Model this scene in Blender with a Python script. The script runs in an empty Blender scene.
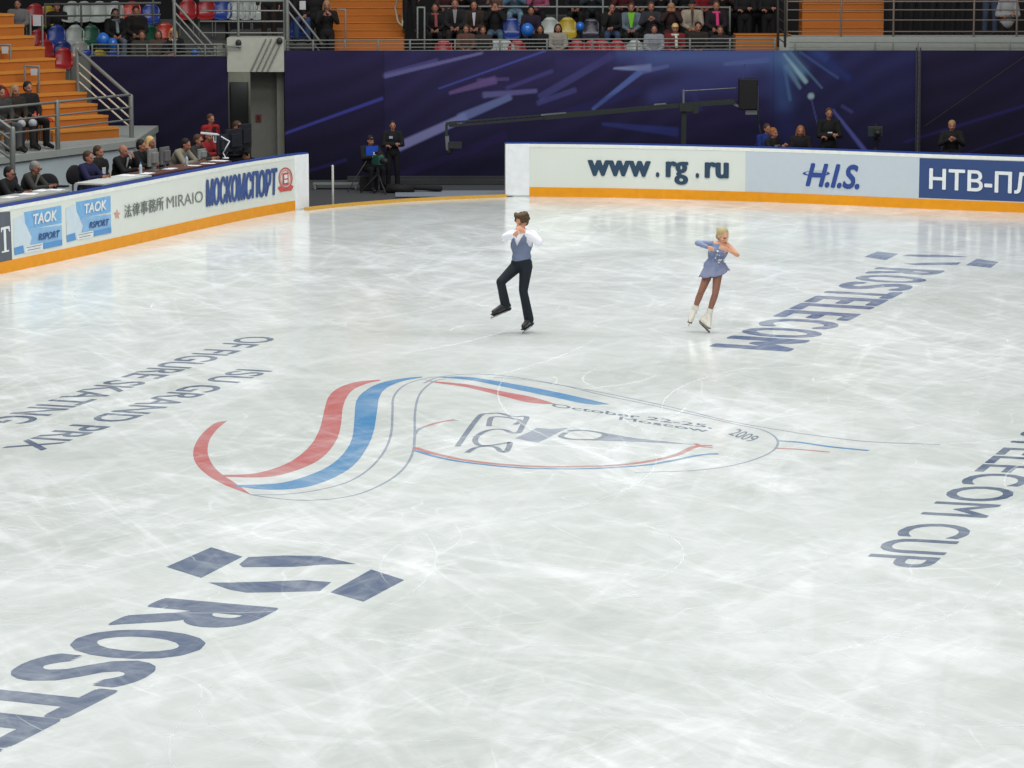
import bpy, bmesh, math, random
import numpy as np
from mathutils import Vector, Matrix
R = math.radians
rnd = random.Random(7)
scene = bpy.context.scene
COL = scene.collection
# ------------------------------------------------------------------ camera
F = 3100.0; PITCH = R(8.96); H = 6.4
FW = Vector((0, math.cos(PITCH), -math.sin(PITCH))); UPV = Vector((0, math.sin(PITCH), math.cos(PITCH)))
cam = bpy.data.cameras.new('camera'); cam.sensor_width = 36; cam.lens = 36 * F / 1024; cam.clip_end = 400
camo = bpy.data.objects.new('camera', cam); COL.objects.link(camo)
camo.location = (0, 0, H); camo.rotation_euler = (math.pi / 2 - PITCH, 0, 0)
scene.camera = camo
def ray(px, py):
    return Vector((px - 512, 0, 0)) + UPV * (384 - py) + FW * F
def G(px, py, z=0.0):                 # measured photo position -> point on a level plane
    d = ray(px, py); t = (z - H) / d.z
    return Vector((d.x * t, d.y * t, z))
def A(px, py, Y):                     # measured photo position -> point at distance Y
    d = ray(px, py); t = Y / d.y
    return Vector((d.x * t, Y, H + d.z * t))
def XA(px, Y, z=1.5):
    # x of the point at distance Y, height z seen in column px
    dep = Y * math.cos(PITCH) + (H - z) * math.sin(PITCH)
    return (px - 512) / F * dep
def pxof(p):
    v = Vector(p) - Vector((0, 0, H)); dep = v.dot(FW)
    return 512 + F * v.x / dep, 384 - F * v.dot(UPV) / dep
# ------------------------------------------------------------------ materials
def lin(c):
    return tuple(((x / 255 + .055) / 1.055) ** 2.4 if x / 255 > .04045 else x / 255 / 12.92 for x in c)
MC = {}
def mat(name, rgb, rough=.7, metal=0.0, noise=.12, scale=8.0, spec=.3):
    key = (name, tuple(rgb), rough, metal)
    if key in MC: return MC[key]
    m = bpy.data.materials.new(name); m.use_nodes = True
    nt = m.node_tree; b = nt.nodes['Principled BSDF']
    c = lin(rgb)
    tc = nt.nodes.new('ShaderNodeTexCoord'); n = nt.nodes.new('ShaderNodeTexNoise')
    n.inputs['Scale'].default_value = scale; n.inputs['Detail'].default_value = 4
    nt.links.new(tc.outputs['Object'], n.inputs['Vector'])
    mx = nt.nodes.new('ShaderNodeMix'); mx.data_type = 'RGBA'
    mx.inputs[6].default_value = (*[x * (1 - noise) for x in c], 1)
    mx.inputs[7].default_value = (*[min(1, x * (1 + noise)) for x in c], 1)
    nt.links.new(n.outputs['Fac'], mx.inputs[0]); nt.links.new(mx.outputs[2], b.inputs['Base Color'])
    b.inputs['Roughness'].default_value = rough; b.inputs['Metallic'].default_value = metal
    b.inputs['Specular IOR Level'].default_value = spec
    MC[key] = m
    return m
def attr_mat(name, rough=.6):
    m = bpy.data.materials.new(name); m.use_nodes = True
    nt = m.node_tree; b = nt.nodes['Principled BSDF']
    a = nt.nodes.new('ShaderNodeVertexColor'); a.layer_name = 'Print'
    nt.links.new(a.outputs['Color'], b.inputs['Base Color'])
    b.inputs['Roughness'].default_value = rough; b.inputs['Specular IOR Level'].default_value = .15
    return m
# ------------------------------------------------------------------ mesh helpers
class MB:
    def __init__(s): s.v = []; s.f = []; s.mi = []
    def add(s, vs, fs, mi=0):
        o = len(s.v); s.v += [tuple(v) for v in vs]; s.f += [tuple(i + o for i in f) for f in fs]; s.mi += [mi] * len(fs)
    def box(s, c, d, rz=0, mi=0, M=None):
        c = Vector(c); d = Vector(d) / 2
        if M is None: M = Matrix.Rotation(rz, 3, 'Z')
        vs = [c + M @ Vector((x * d.x, y * d.y, z * d.z)) for x in (-1, 1) for y in (-1, 1) for z in (-1, 1)]
        s.add(vs, [(0, 1, 3, 2), (4, 6, 7, 5), (0, 4, 5, 1), (2, 3, 7, 6), (0, 2, 6, 4), (1, 5, 7, 3)], mi)
    def bar(s, a, b, w, h=None, mi=0):      # rectangular bar
        a = Vector(a); b = Vector(b); h = h or w; d = b - a; L = d.length
        if L < 1e-6: return
        q = d.to_track_quat('Z', 'Y').to_matrix()
        s.box((a + b) / 2, (w, h, L), M=q, mi=mi)
    def cap(s, a, b, ra, rb=None, n=12, k=4, flat=None, mi=0):   # tapered capsule
        a = Vector(a); b = Vector(b); rb = ra if rb is None else rb
        d = b - a
        if d.length < 1e-6: d = Vector((0, 0, 1e-4))
        q = d.to_track_quat('Z', 'Y').to_matrix()
        rings = []
        for i in range(k + 1):
            t = math.pi / 2 * i / k
            rings.append((a - d.normalized() * ra * math.cos(t), ra * math.sin(t)))
        for i in range(k + 1):
            t = math.pi / 2 * i / k
            rings.append((b + d.normalized() * rb * math.sin(t), rb * math.cos(t)))
        vs = []; fs = []
        for (c, r) in rings:
            r = max(r, 1e-4)
            for j in range(n):
                u = 2 * math.pi * j / n
                off = q @ Vector((math.cos(u) * r, math.sin(u) * r, 0))
                if flat: off = off - Vector(flat[0]) * off.dot(Vector(flat[0])) * (1 - flat[1])
                vs.append(c + off)
        m = len(rings)
        for i in range(m - 1):
            for j in range(n):
                a0 = i * n + j; a1 = i * n + (j + 1) % n
                fs.append((a0, a1, a1 + n, a0 + n))
        fs.append(tuple(range(n - 1, -1, -1))); fs.append(tuple((m - 1) * n + j for j in range(n)))
        s.add(vs, fs, mi)
    def tube(s, pts, r, n=8, mi=0):
        for i in range(len(pts) - 1): s.cap(pts[i], pts[i + 1], r, r, n=n, k=2, mi=mi)
    def ell(s, c, r, M=None, n=14, k=9, mi=0):
        c = Vector(c); M = M or Matrix.Identity(3); vs = []; fs = []
        for i in range(k + 1):
            t = math.pi * i / k; st = max(math.sin(t), .002)
            for j in range(n):
                u = 2 * math.pi * j / n
                vs.append(c + M @ Vector((r[0] * st * math.cos(u), r[1] * st * math.sin(u), -r[2] * math.cos(t))))
        for i in range(k):
            for j in range(n):
                a0 = i * n + j; a1 = i * n + (j + 1) % n
                fs.append((a0, a1, a1 + n, a0 + n))
        fs.append(tuple(range(n - 1, -1, -1))); fs.append(tuple(k * n + j for j in range(n)))
        s.add(vs, fs, mi)
    def mesh(s, name):
        me = bpy.data.meshes.new(name); me.from_pydata(s.v, [], s.f); me.update()
        return me
    def build(s, name, mats, parent=None, smooth=False, bevel=0):
        me = s.mesh(name)
        if not isinstance(mats, (list, tuple)): mats = [mats]
        for m in mats: me.materials.append(m)
        me.polygons.foreach_set('material_index', s.mi)
        if smooth: me.polygons.foreach_set('use_smooth', [True] * len(me.polygons))
        o = bpy.data.objects.new(name, me); COL.objects.link(o)
        if bevel:
            md = o.modifiers.new('bevel', 'BEVEL'); md.width = bevel; md.segments = 2; md.limit_method = 'ANGLE'
        if parent: o.parent = parent
        return o
def remesh(mb, voxel, smooth=4, name='m'):
    me = mb.mesh('tmp'); o = bpy.data.objects.new('tmp', me); COL.objects.link(o)
    md = o.modifiers.new('r', 'REMESH'); md.mode = 'VOXEL'; md.voxel_size = voxel; md.use_smooth_shade = True
    if smooth:
        sm = o.modifiers.new('s', 'SMOOTH'); sm.iterations = smooth; sm.factor = .5
    dg = bpy.context.evaluated_depsgraph_get(); dg.update()
    r = bpy.data.meshes.new_from_object(o.evaluated_get(dg)); r.name = name
    bpy.data.objects.remove(o); bpy.data.meshes.remove(me)
    r.materials.clear()
    r.polygons.foreach_set('use_smooth', [True] * len(r.polygons))
    return r
def link(name, me, mats, parent=None):
    if not isinstance(mats, (list, tuple)): mats = [mats]
    if len(me.materials) == 0:
        for m in mats: me.materials.append(m)
    o = bpy.data.objects.new(name, me); COL.objects.link(o)
    for i, m in enumerate(mats):
        o.material_slots[i].link = 'OBJECT'; o.material_slots[i].material = m
    if parent: o.parent = parent
    return o
def tag(o, label=None, cat=None, group=None, kind=None):
    if label: o['label'] = label
    if cat: o['category'] = cat
    if group: o['group'] = group
    if kind: o['kind'] = kind
    return o
def empty(name, loc=(0, 0, 0), rz=0, label=None, cat=None, group=None):
    o = bpy.data.objects.new(name, None); COL.objects.link(o); o.location = loc; o.rotation_euler = (0, 0, rz)
    o.empty_display_size = .1
    return tag(o, label, cat, group)
def struct(o): o['kind'] = 'structure'; return o
KIDS = {}
def copy_tree(o, parent=None):
    c = o.copy(); COL.objects.link(c)
    if parent: c.parent = parent
    for ch in list(o.children):
        copy_tree(ch, c)
    return c
# ------------------------------------------------------------------ text
def text2d(s, bold=0.0, shear=0.0, spacing=1.0):
    vs, fs = text2d0(s, shear, spacing)
    bx_, by_ = bold if isinstance(bold, tuple) else (bold, bold)
    if bx_ <= 0: return np.hstack([vs, np.zeros((len(vs), 1))]), fs
    V = []; Fc = []; N = len(vs)      # heavier weight: the glyph laid down several times, shifted round a small circle
    for k in range(12):
        a = 2 * math.pi * k / 12; V.append(np.hstack([vs + np.array([bx_ * math.cos(a), by_ * math.sin(a)]), np.full((N, 1), float(k))]))
        Fc += [tuple(i + k * N for i in f) for f in fs]
    V = np.vstack(V); V[:, 0] -= V[:, 0].min(); return V, Fc
def text2d0(s, shear=0.0, spacing=1.0):
    c = bpy.data.curves.new('t', 'FONT'); c.body = s; c.shear = shear; c.space_character = spacing
    c.resolution_u = 4
    o = bpy.data.objects.new('t', c); COL.objects.link(o)
    dg = bpy.context.evaluated_depsgraph_get(); dg.update()
    me = bpy.data.meshes.new_from_object(o.evaluated_get(dg))
    vs = np.array([v.co[:2] for v in me.vertices]); fs = [tuple(p.vertices) for p in me.polygons]
    bpy.data.objects.remove(o); bpy.data.curves.remove(c); bpy.data.meshes.remove(me)
    vs[:, 0] -= vs[:, 0].min()
    return vs, fs
# ------------------------------------------------------------------ paths of the boards, measured on the ice plane
def crom(pts, n=10):
    out = []
    P = [pts[0] * 2 - pts[1]] + pts + [pts[-1] * 2 - pts[-2]]
    for i in range(1, len(P) - 2):
        for k in range(n):
            t = k / n; a, b, c, d = P[i - 1], P[i], P[i + 1], P[i + 2]
            out.append(.5 * ((2 * b) + (c - a) * t + (2 * a - 5 * b + 4 * c - d) * t * t + (-a + 3 * b - 3 * c + d) * t ** 3))
    out.append(P[-2]); return out
def V2(p): return Vector((p[0], p[1]))
gl = [G(0, 274.2), G(60, 261.2), G(120, 247.8), G(200, 229.4), G(250, 218.6), G(294.4, 210.6), G(308.4, 208.8)]
e1 = (V2(gl[2]) - V2(gl[0])).normalized()
PL = [V2(gl[0]) - e1 * 12, V2(gl[0]) - e1 * 4] + [V2(g) for g in gl]
PL = crom(PL)
gr = [G(505.4, 196.8), G(529.5, 196.6), G(640, 198.3), G(780, 202.6), G(919, 208.6), G(1024, 212.8)]
gr = [V2(g) for g in gr]; e2 = (gr[-1] - gr[2]).normalized()
PR = crom(gr + [gr[-1] + e2 * 3, gr[-1] + e2 * 8])
class Path:
    def __init__(s, pts, side):
        s.p = pts; s.L = [0]
        for i in range(1, len(pts)): s.L.append(s.L[-1] + (pts[i] - pts[i - 1]).length)
        s.px = [pxof((q.x, q.y, .5))[0] for q in pts]; s.side = side
    def at(s, d, off=0.0):
        d2 = min(max(d, 0), s.L[-1]); i = 1
        while i < len(s.L) - 1 and s.L[i] < d2: i += 1
        a, b = s.p[i - 1], s.p[i]; t = (d2 - s.L[i - 1]) / max(1e-9, s.L[i] - s.L[i - 1])
        q = a.lerp(b, t); e = (b - a).normalized(); n = Vector((e.y, -e.x)) * s.side
        return q + n * off
    def s_of(s, px, off=0.0):
        lo, hi = 0, s.L[-1]
        for _ in range(40):
            m = (lo + hi) / 2; q = s.at(m, off)
            if pxof((q.x, q.y, .8))[0] < px: lo = m
            else: hi = m
        return (lo + hi) / 2
    def sz(s, px, py):
        d = s.s_of(px); q = s.at(d); return d, A(px, py, q.y).z
LB = Path(PL, 1); RB = Path(PR, 1)        # positive offset = towards the ice (right of travel)
BH = 1.148
def strip(mb, path, s0, s1, z0, z1, off0, off1, mi=0, step=.5):
    n = max(1, int((s1 - s0) / step)); vs = []; fs = []
    for i in range(n + 1):
        d = s0 + (s1 - s0) * i / n
        for off, z in ((off0, z0), (off0, z1), (off1, z1), (off1, z0)):
            q = path.at(d, off); vs.append((q.x, q.y, z))
    for i in range(n):
        a = i * 4
        for j in range(4): fs.append((a + j, a + (j + 1) % 4, a + 4 + (j + 1) % 4, a + 4 + j))
    fs.append((3, 2, 1, 0)); k = n * 4; fs.append((k, k + 1, k + 2, k + 3))
    mb.add(vs, fs, mi)
def board_text(path, s, p0, p1, m, name, parent, bold=0.0, shear=0.0, spacing=1.0, cap=.727, off=.012, base=0.0):
    # p0 = (px, top, bottom) at the left end, p1 at the right end
    vs, fs = text2d(s, bold, shear, spacing)
    W = vs[:, 0].max()
    sa, za1 = path.sz(p0[0], p0[1]); _, za0 = path.sz(p0[0], p0[2])
    sb, zb1 = path.sz(p1[0], p1[1]); _, zb0 = path.sz(p1[0], p1[2])
    out = []
    for x, y, ly in vs:
        t = x / W; v = (y - base) / cap
        z0 = za0 + (zb0 - za0) * t; z1 = za1 + (zb1 - za1) * t
        q = path.at(sa + (sb - sa) * t, off + ly * .0006); out.append((q.x, q.y, z0 + (z1 - z0) * v))
    mb = MB(); mb.add(out, fs); return mb.build(name, m, parent)
def board_poly(path, pts, m, name, parent, off=.008, mb=None, mi=0, keep=False):
    mb = mb or MB(); sz = [path.sz(*p) for p in pts]
    # subdivided only by own corners; off keeps it clear of the board face
    vs = []
    for d, z in sz:
        q = path.at(d, off); vs.append((q.x, q.y, z))
    mb.add(vs, [tuple(range(len(vs)))], mi)
    if keep: return mb
    return mb.build(name, m, parent)
# ------------------------------------------------------------------ ice
def ice_nodes(nt, base_rgb=None, wear=.35):
    b = nt.nodes['Principled BSDF']; L = nt.links.new
    tc = nt.nodes.new('ShaderNodeTexCoord')
    def noise(scale, detail, rough=.55, dist=0.0, vec=None, st=(1, 1, 1), rot=0):
        mp = nt.nodes.new('ShaderNodeMapping'); mp.inputs['Scale'].default_value = st
        m0 = nt.nodes.new('ShaderNodeMapping'); m0.inputs['Rotation'].default_value = (0, 0, rot); m0.inputs['Location'].default_value = (rot * 7, rot * 3, 0)
        L(tc.outputs['Object'], m0.inputs['Vector']); L(m0.outputs['Vector'], mp.inputs['Vector'])
        n = nt.nodes.new('ShaderNodeTexNoise'); n.inputs['Scale'].default_value = scale; n.inputs['Detail'].default_value = detail
        n.inputs['Roughness'].default_value = rough; n.inputs['Distortion'].default_value = dist
        L(mp.outputs['Vector'], n.inputs['Vector']); return n
    def ramp(n, a, b_, lo=0, hi=1):
        r = nt.nodes.new('ShaderNodeMapRange'); r.inputs['From Min'].default_value = a; r.inputs['From Max'].default_value = b_
        r.inputs['To Min'].default_value = lo; r.inputs['To Max'].default_value = hi; r.clamp = True
        L(n, r.inputs['Value']); return r.outputs['Result']
    def add(a, b_, op='ADD'):
        m = nt.nodes.new('ShaderNodeMath'); m.operation = op
        for i, x in enumerate((a, b_)):
            if isinstance(x, (int, float)): m.inputs[i].default_value = x
            else: L(x, m.inputs[i])
        return m.outputs[0]
    cloud = ramp(noise(.22, 6, .62, 1.0).outputs['Fac'], .36, .64)
    mid = ramp(noise(1.1, 8, .72, 1.6).outputs['Fac'], .36, .68)
    st = 0.0
    for sc_, ro, wd_, lo_ in ((.2, 55, 7, .52), (.24, -62, 8, .52), (.18, 78, 8, .52), (.35, 40, 9, .53), (.2, 12, 6, .54), (.22, -80, 9, .52), (.4, 68, 11, .54), (.4, -45, 10, .54)):
        st = add(st, ramp(noise(sc_, 5, .6, .7, st=(1, wd_, 1), rot=R(ro)).outputs['Fac'], lo_, lo_ + .15))
    # thin curved cuts: bands where a distorted field crosses its middle value
    def cuts(scale, w, dist):
        n = noise(scale, 1, .4, dist)
        d = add(n.outputs['Fac'], .5, 'SUBTRACT'); d = add(d, 0, 'ABSOLUTE')
        return ramp(d, 0, w, 1, 0)
    mask = ramp(noise(.7, 2).outputs['Fac'], .5, .62)
    ct = add(add(cuts(.35, .0045, .8), cuts(.6, .006, 1.2)), mask, 'MULTIPLY')
    white = add(add(cloud, .30, 'MULTIPLY'), add(mid, .26, 'MULTIPLY'))
    stm = ramp(noise(.13, 3, .5, .5).outputs['Fac'], .4, .6, .35, 1); white = add(white, add(add(st, .27, 'MULTIPLY'), stm, 'MULTIPLY')); white = add(white, add(ct, .3, 'MULTIPLY'))
    white = add(white, .04)
    if base_rgb is not None: white = add(add(white, .12, 'SUBTRACT'), 1.2, 'MULTIPLY')
    cl = nt.nodes.new('ShaderNodeClamp'); L(white, cl.inputs[0])
    mx = nt.nodes.new('ShaderNodeMix'); mx.data_type = 'RGBA'
    L(cl.outputs[0], mx.inputs[0])
    if base_rgb is None:
        mx.inputs[6].default_value = (*lin((191, 198, 192)), 1); mx.inputs[7].default_value = (*lin((243, 249, 249)), 1)
        L(mx.outputs[2], b.inputs['Base Color'])
    else:
        c = lin(base_rgb); w = lin((222, 230, 230))
        mx.inputs[6].default_value = (*c, 1)
        mx.inputs[7].default_value = (*[c[i] * (1 - wear) + w[i] * wear for i in range(3)], 1)
        L(mx.outputs[2], b.inputs['Base Color'])
    b.inputs['Roughness'].default_value = ICE_ROUGH; b.inputs['IOR'].default_value = 1.31
    b.inputs['Specular IOR Level'].default_value = ICE_SPEC
    bp = nt.nodes.new('ShaderNodeBump'); bp.inputs['Strength'].default_value = .06; bp.inputs['Distance'].default_value = .01
    L(mid, bp.inputs['Height']); L(bp.outputs[0], b.inputs['Normal'])
ICE_ROUGH = .15; ICE_SPEC = .45
def ice_mat(name, rgb=None, wear=.35):
    m = bpy.data.materials.new(name); m.use_nodes = True; ice_nodes(m.node_tree, rgb, wear); return m
M_ice = ice_mat('ice')
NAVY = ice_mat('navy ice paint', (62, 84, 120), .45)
NAVYF = ice_mat('hazed navy ice paint', (84, 104, 144), .5)  # same navy for the far word and logo, distance haze mixed into its colour
SLATE = ice_mat('slate ice paint', (78, 96, 124), .5)
REDI = ice_mat('red ice paint', (194, 110, 108), .5)
REDT = ice_mat('faded red ice paint', (196, 130, 124), .5)
BLUEI = ice_mat('blue ice paint', (80, 142, 190), .5)
GREYI = ice_mat('grey ice line', (112, 124, 142), .5)
GREYT = ice_mat('faded grey ice line', (146, 156, 172), .5)
curbpx = [(308.4, 210.6), (340, 207.2), (390, 203.0), (430, 200.6), (470, 198.9), (507, 197.4)]
curb = crom([V2(G(*p)) for p in curbpx], 6)
outline = PL + curb[1:-1] + PR
rr = outline[-1]
poly = outline + [Vector((rr.x + 6, 10)), Vector((PL[0].x, 10))]
mb = MB(); mb.add([(p.x, p.y, 0) for p in poly], [tuple(range(len(poly)))])
ice = mb.build('ice_floor', M_ice); struct(ice)
bm = bmesh.new(); bm.from_mesh(ice.data); bmesh.ops.triangulate(bm, faces=bm.faces[:])
if sum(f.normal.z for f in bm.faces) < 0: bmesh.ops.reverse_faces(bm, faces=bm.faces[:])
bm.to_mesh(ice.data); bm.free()
def ice_text(s, foot0, top0, foot1, m, name, bold=0.0, cap=.727, spacing=1.0, z=.0008, full=None):
    vs, fs = text2d(s, bold, 0, spacing); W = vs[:, 0].max() if full is None else full
    a = G(*foot0); r = G(*foot1) - a; u = G(*top0) - a
    out = []
    for x, y, ly in vs:
        p = a + r * (x / W) + u * (y / cap); out.append((p.x, p.y, z + ly * .00004))
    mb = MB(); mb.add(out, fs); return mb.build(name, m, ice)
def ice_polys(name, polys, m, z=.0005):
    mb = MB()
    for P in polys:
        mb.add([(*G(*p)[:2], z) for p in P], [tuple(range(len(P)))])
    o = mb.build(name, m, ice)
    bm = bmesh.new(); bm.from_mesh(o.data); bmesh.ops.triangulate(bm, faces=bm.faces[:]); bm.to_mesh(o.data); bm.free()
    return o
def crv(pts, n=6):
    return [(p.x, p.y) for p in crom([Vector(p) for p in pts], n)]
def band(A_, B_, n=6):      # filled ribbon between two measured edges, resampled to equal counts
    def res(P, k=40):
        P = [Vector(p) for p in crv(P, 8)]; L = [0]
        for i in range(1, len(P)): L.append(L[-1] + (P[i] - P[i - 1]).length)
        out = []; j = 1
        for i in range(k + 1):
            d = L[-1] * i / k
            while j < len(L) - 1 and L[j] < d: j += 1
            out.append(P[j - 1].lerp(P[j], (d - L[j - 1]) / max(1e-9, L[j] - L[j - 1])))
        return out
    a = res(A_); b = res(B_); return a, b
def ice_band(mb, A_, B_, z=.003):
    ZC[0] += 1; z = .0006 + ZC[0] * .00003
    a, b = band(A_, B_); vs = []
    for p, q in zip(a, b): vs += [(*G(p.x, p.y)[:2], z), (*G(q.x, q.y)[:2], z)]
    mb.add(vs, [(2 * i, 2 * i + 1, 2 * i + 3, 2 * i + 2) for i in range(len(a) - 1)])
ZC = [0]
def ice_line(mb, pts, w, z=.0035, closed=False, n=6):
    ZC[0] += 1; z = .0006 + ZC[0] * .00003      # constant world-width painted line (w metres, along the ground)
    P = [V2(G(*p)) for p in crv(pts, n)]
    vs = []
    for i, p in enumerate(P):
        a = P[max(0, i - 1)]; b = P[min(len(P) - 1, i + 1)]; d = (b - a).normalized(); nn = Vector((-d.y, d.x)) * w / 2
        vs += [(p.x + nn.x, p.y + nn.y, z), (p.x - nn.x, p.y - nn.y, z)]
    mb.add(vs, [(2 * i, 2 * i + 1, 2 * i + 3, 2 * i + 2) for i in range(len(P) - 1)])
def cA(pts): return [(180 + x / 3.2, 350 + y / 3.2) for x, y in pts]
def cB(pts): return [(400 + x / 2.56, 360 + y / 2.56) for x, y in pts]
def cC(pts): return [(430 + x / 7.314, 385 + y / 7.314) for x, y in pts]
def cN(pts): return [(x / 2.438, 530 + y / 2.438) for x, y in pts]
def cF(pts): return [(690 + x / 3.066, 230 + y / 3.066) for x, y in pts]
# near word: same size and direction as the far one, which is seen whole
near0, near_top = (164, 597.7), (281, 608.2)
farF0, farT0, farF1 = (877.5, 267.0), (946, 270.6), (706, 347.4)
far_r = G(*farF1) - G(*farF0)
a0 = G(*near0)
def bold_word(word, foot0, top0, rvec, m, name, lw):
    # condensed heavy capitals laid letter by letter: each letter box is squeezed to lw of the advance
    a = G(*foot0); u = G(*top0) - a; n = len(word); mb = MB()
    wid = {'M': 1.25, 'E': .88, 'L': .85, 'T': .92, 'R': 1.12, 'S': .9} if lw > .95 else {'M': 1.25, 'E': .88, 'L': .85, 'T': .92}
    tot = sum(wid.get(c, 1) for c in word); x = 0
    for c in word:
        vs, fs = text2d(c, (.06, .02)); mn = vs.min(0); mxx = vs.max(0)
        adv = wid.get(c, 1) / tot
        out = []
        for vx, vy, ly in vs:
            fx = (vx - mn[0]) / (mxx[0] - mn[0]); fy = (vy - mn[1]) / (mxx[1] - mn[1])
            p = a + rvec * (x + adv * lw * fx) + u * fy; out.append((p.x, p.y, .0008 + ly * .00004))
        mb.add(out, fs); x += adv
    return mb.build(name, m, ice)
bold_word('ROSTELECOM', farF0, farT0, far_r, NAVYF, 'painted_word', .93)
bold_word('ROSTELECOM', near0, near_top, far_r * .985, NAVY, 'painted_word', .99)
ice_polys('painted_logo', [cN([(405, 90), (515, 42), (592, 65), (490, 117)]),
    cN([(583, 84), (605, 66), (690, 62), (780, 63), (868, 83), (780, 85), (720, 90), (592, 91)]),
    cN([(508, 128), (560, 128), (640, 126), (740, 122), (808, 127), (780, 149), (680, 152), (600, 153), (560, 146)]),
    cN([(805, 152), (905, 96), (986, 122), (886, 175)])], NAVY)
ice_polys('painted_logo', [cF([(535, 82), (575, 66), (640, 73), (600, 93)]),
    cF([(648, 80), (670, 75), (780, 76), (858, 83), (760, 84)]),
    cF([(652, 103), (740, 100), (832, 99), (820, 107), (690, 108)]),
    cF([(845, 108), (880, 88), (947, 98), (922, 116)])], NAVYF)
ice_text('ISU GRAND PRIX', (239, 368.9), (275, 370.9), (2, 448.2), SLATE, 'painted_word', (.022, .012))
ice_text('OF FIGURE SKATING', (246, 336.1), (282, 337.8), (-16, 422), SLATE, 'painted_word', (.022, .012))
# third word runs out of the frame: its last letters are measured
vs_, _ = text2d('ROSTELECOM CUP', .012); Wf = vs_[:, 0].max()
vm, _ = text2d('ROSTELECO', .012); vp, _ = text2d('ROSTELECOM CU', .012)
fM = G(938.5, 500.6); fP = G(873.5, 552.7); rr_ = (fP - fM) / ((vp[:, 0].max() - vm[:, 0].max()) * 1.0)
o0 = fP - rr_ * (vp[:, 0].max() + .06); uu = G(945.8, 557.0) - G(873.5, 552.7)
vs_, fs_ = text2d('ROSTELECOM CUP', .012); mb = MB()
mb.add([tuple((o0 + rr_ * x + uu * (y / .727))[:2]) + (.0008 + ly * .00004,) for x, y, ly in vs_], fs_); mb.build('painted_word', SLATE, ice)
# ribbon emblem
mb = MB()
ice_band(mb, cA([(152, 226), (110, 235), (65, 275), (43, 320), (50, 362), (90, 402), (150, 435), (225, 463)]),
         cA([(152, 226), (118, 255), (94, 290), (89, 330), (105, 368), (132, 396), (180, 428), (225, 461)]))
ice_band(mb, cA([(125, 405), (230, 408), (310, 402), (400, 375), (460, 340), (500, 290), (515, 240), (522, 180), (545, 135), (590, 110), (640, 98)]),
         cA([(125, 400), (230, 396), (310, 376), (370, 347), (420, 302), (448, 250), (460, 200), (475, 150), (510, 120), (570, 101), (640, 95)]))
ice_band(mb, cB([(60, 50), (90, 55), (170, 62), (260, 80), (340, 95), (400, 113)]), cB([(60, 50), (90, 58), (170, 70), (260, 92), (330, 109), (400, 114)]))
mb.build('painted_ribbon', REDI, ice)
mb = MB()
ice_band(mb, cA([(170, 432), (260, 430), (330, 424), (400, 405), (470, 375), (520, 335), (550, 285), (558, 220), (565, 160), (600, 125), (650, 103), (720, 90), (775, 85)]),
         cA([(170, 436), (260, 446), (340, 446), (420, 435), (500, 405), (560, 365), (600, 310), (620, 260), (630, 200), (640, 145), (670, 116), (720, 98), (775, 88)]))
ice_band(mb, cB([(100, 43), (180, 44), (300, 63), (400, 82), (480, 100), (535, 113)]), cB([(100, 45), (180, 52), (300, 76), (400, 97), (480, 113), (535, 114)]))
mb.build('painted_ribbon', BLUEI, ice)
mb = MB()
ice_line(mb, cA([(225, 463), (330, 462), (430, 450), (530, 425), (600, 385), (650, 330), (675, 270), (680, 200), (684, 150), (720, 112), (790, 90), (850, 84)]), .03)
ice_line(mb, cA([(225, 463), (310, 475), (400, 481), (500, 475), (590, 455), (680, 410), (730, 360), (750, 300), (752, 200), (768, 140), (810, 102), (850, 92)]), .03)
ice_line(mb, cB([(60, 60), (100, 44), (180, 36), (280, 42), (400, 62), (520, 90), (640, 115), (760, 142), (860, 165), (930, 180), (965, 203), (960, 228), (920, 250), (850, 270), (750, 283), (600, 288)]), .03)
ice_line(mb, cB([(240, 44), (330, 52), (500, 80), (700, 122), (850, 158), (1024, 188)]), .03)
ice_line(mb, cB([(38, 190), (45, 180), (70, 168), (110, 157), (150, 155)]), .05)
ice_line(mb, cB([(38, 232), (36, 215), (38, 190)]), .03)
ice_line(mb, [(800, 433.5), (860, 441.0), (900, 443.2), (940, 444.6)], .04)
mb.build('painted_outline', GREYT, ice)
mb = MB(); ice_line(mb, cB([(38, 225), (100, 243), (200, 261), (330, 272), (450, 273), (560, 269), (650, 257), (710, 242), (755, 222), (800, 219)]), .09)
ice_line(mb, cB([(965, 226), (1024, 229), (1100, 236)]), .06); ice_line(mb, cB([(755, 214), (775, 222), (800, 224)]), .06)
ice_line(mb, cB([(60, 172), (100, 160), (140, 152)]), .05)
mb.build('painted_arc', REDT, ice)
mb = MB(); ice_line(mb, cB([(38, 232), (110, 252), (200, 266), (330, 277), (480, 278), (620, 270), (700, 257), (770, 243), (815, 240)]), .07)
ice_line(mb, cB([(970, 207), (1024, 211), (1100, 222), (1200, 232)]), .08)
mb.build('painted_arc', BLUEI, ice)
mb = MB()
ice_line(mb, cC([(200, 450), (290, 320), (370, 222), (430, 210), (510, 208), (610, 232), (705, 232), (680, 290), (650, 345), (600, 350), (540, 327), (460, 325), (390, 345), (340, 380), (332, 415), (370, 443), (460, 440), (540, 428), (585, 423), (560, 484), (520, 487), (480, 455), (400, 447), (330, 460), (270, 495)]), .07, n=4)
ice_line(mb, cC([(430, 302), (437, 262), (455, 236), (520, 233), (600, 243), (660, 262), (622, 290)]), .07, n=4)
ice_line(mb, cB([(430, 182), (470, 180), (525, 190), (500, 203), (440, 203), (412, 196), (425, 186)]), .07, n=4)
mb.build('painted_monogram', GREYI, ice)
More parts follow.
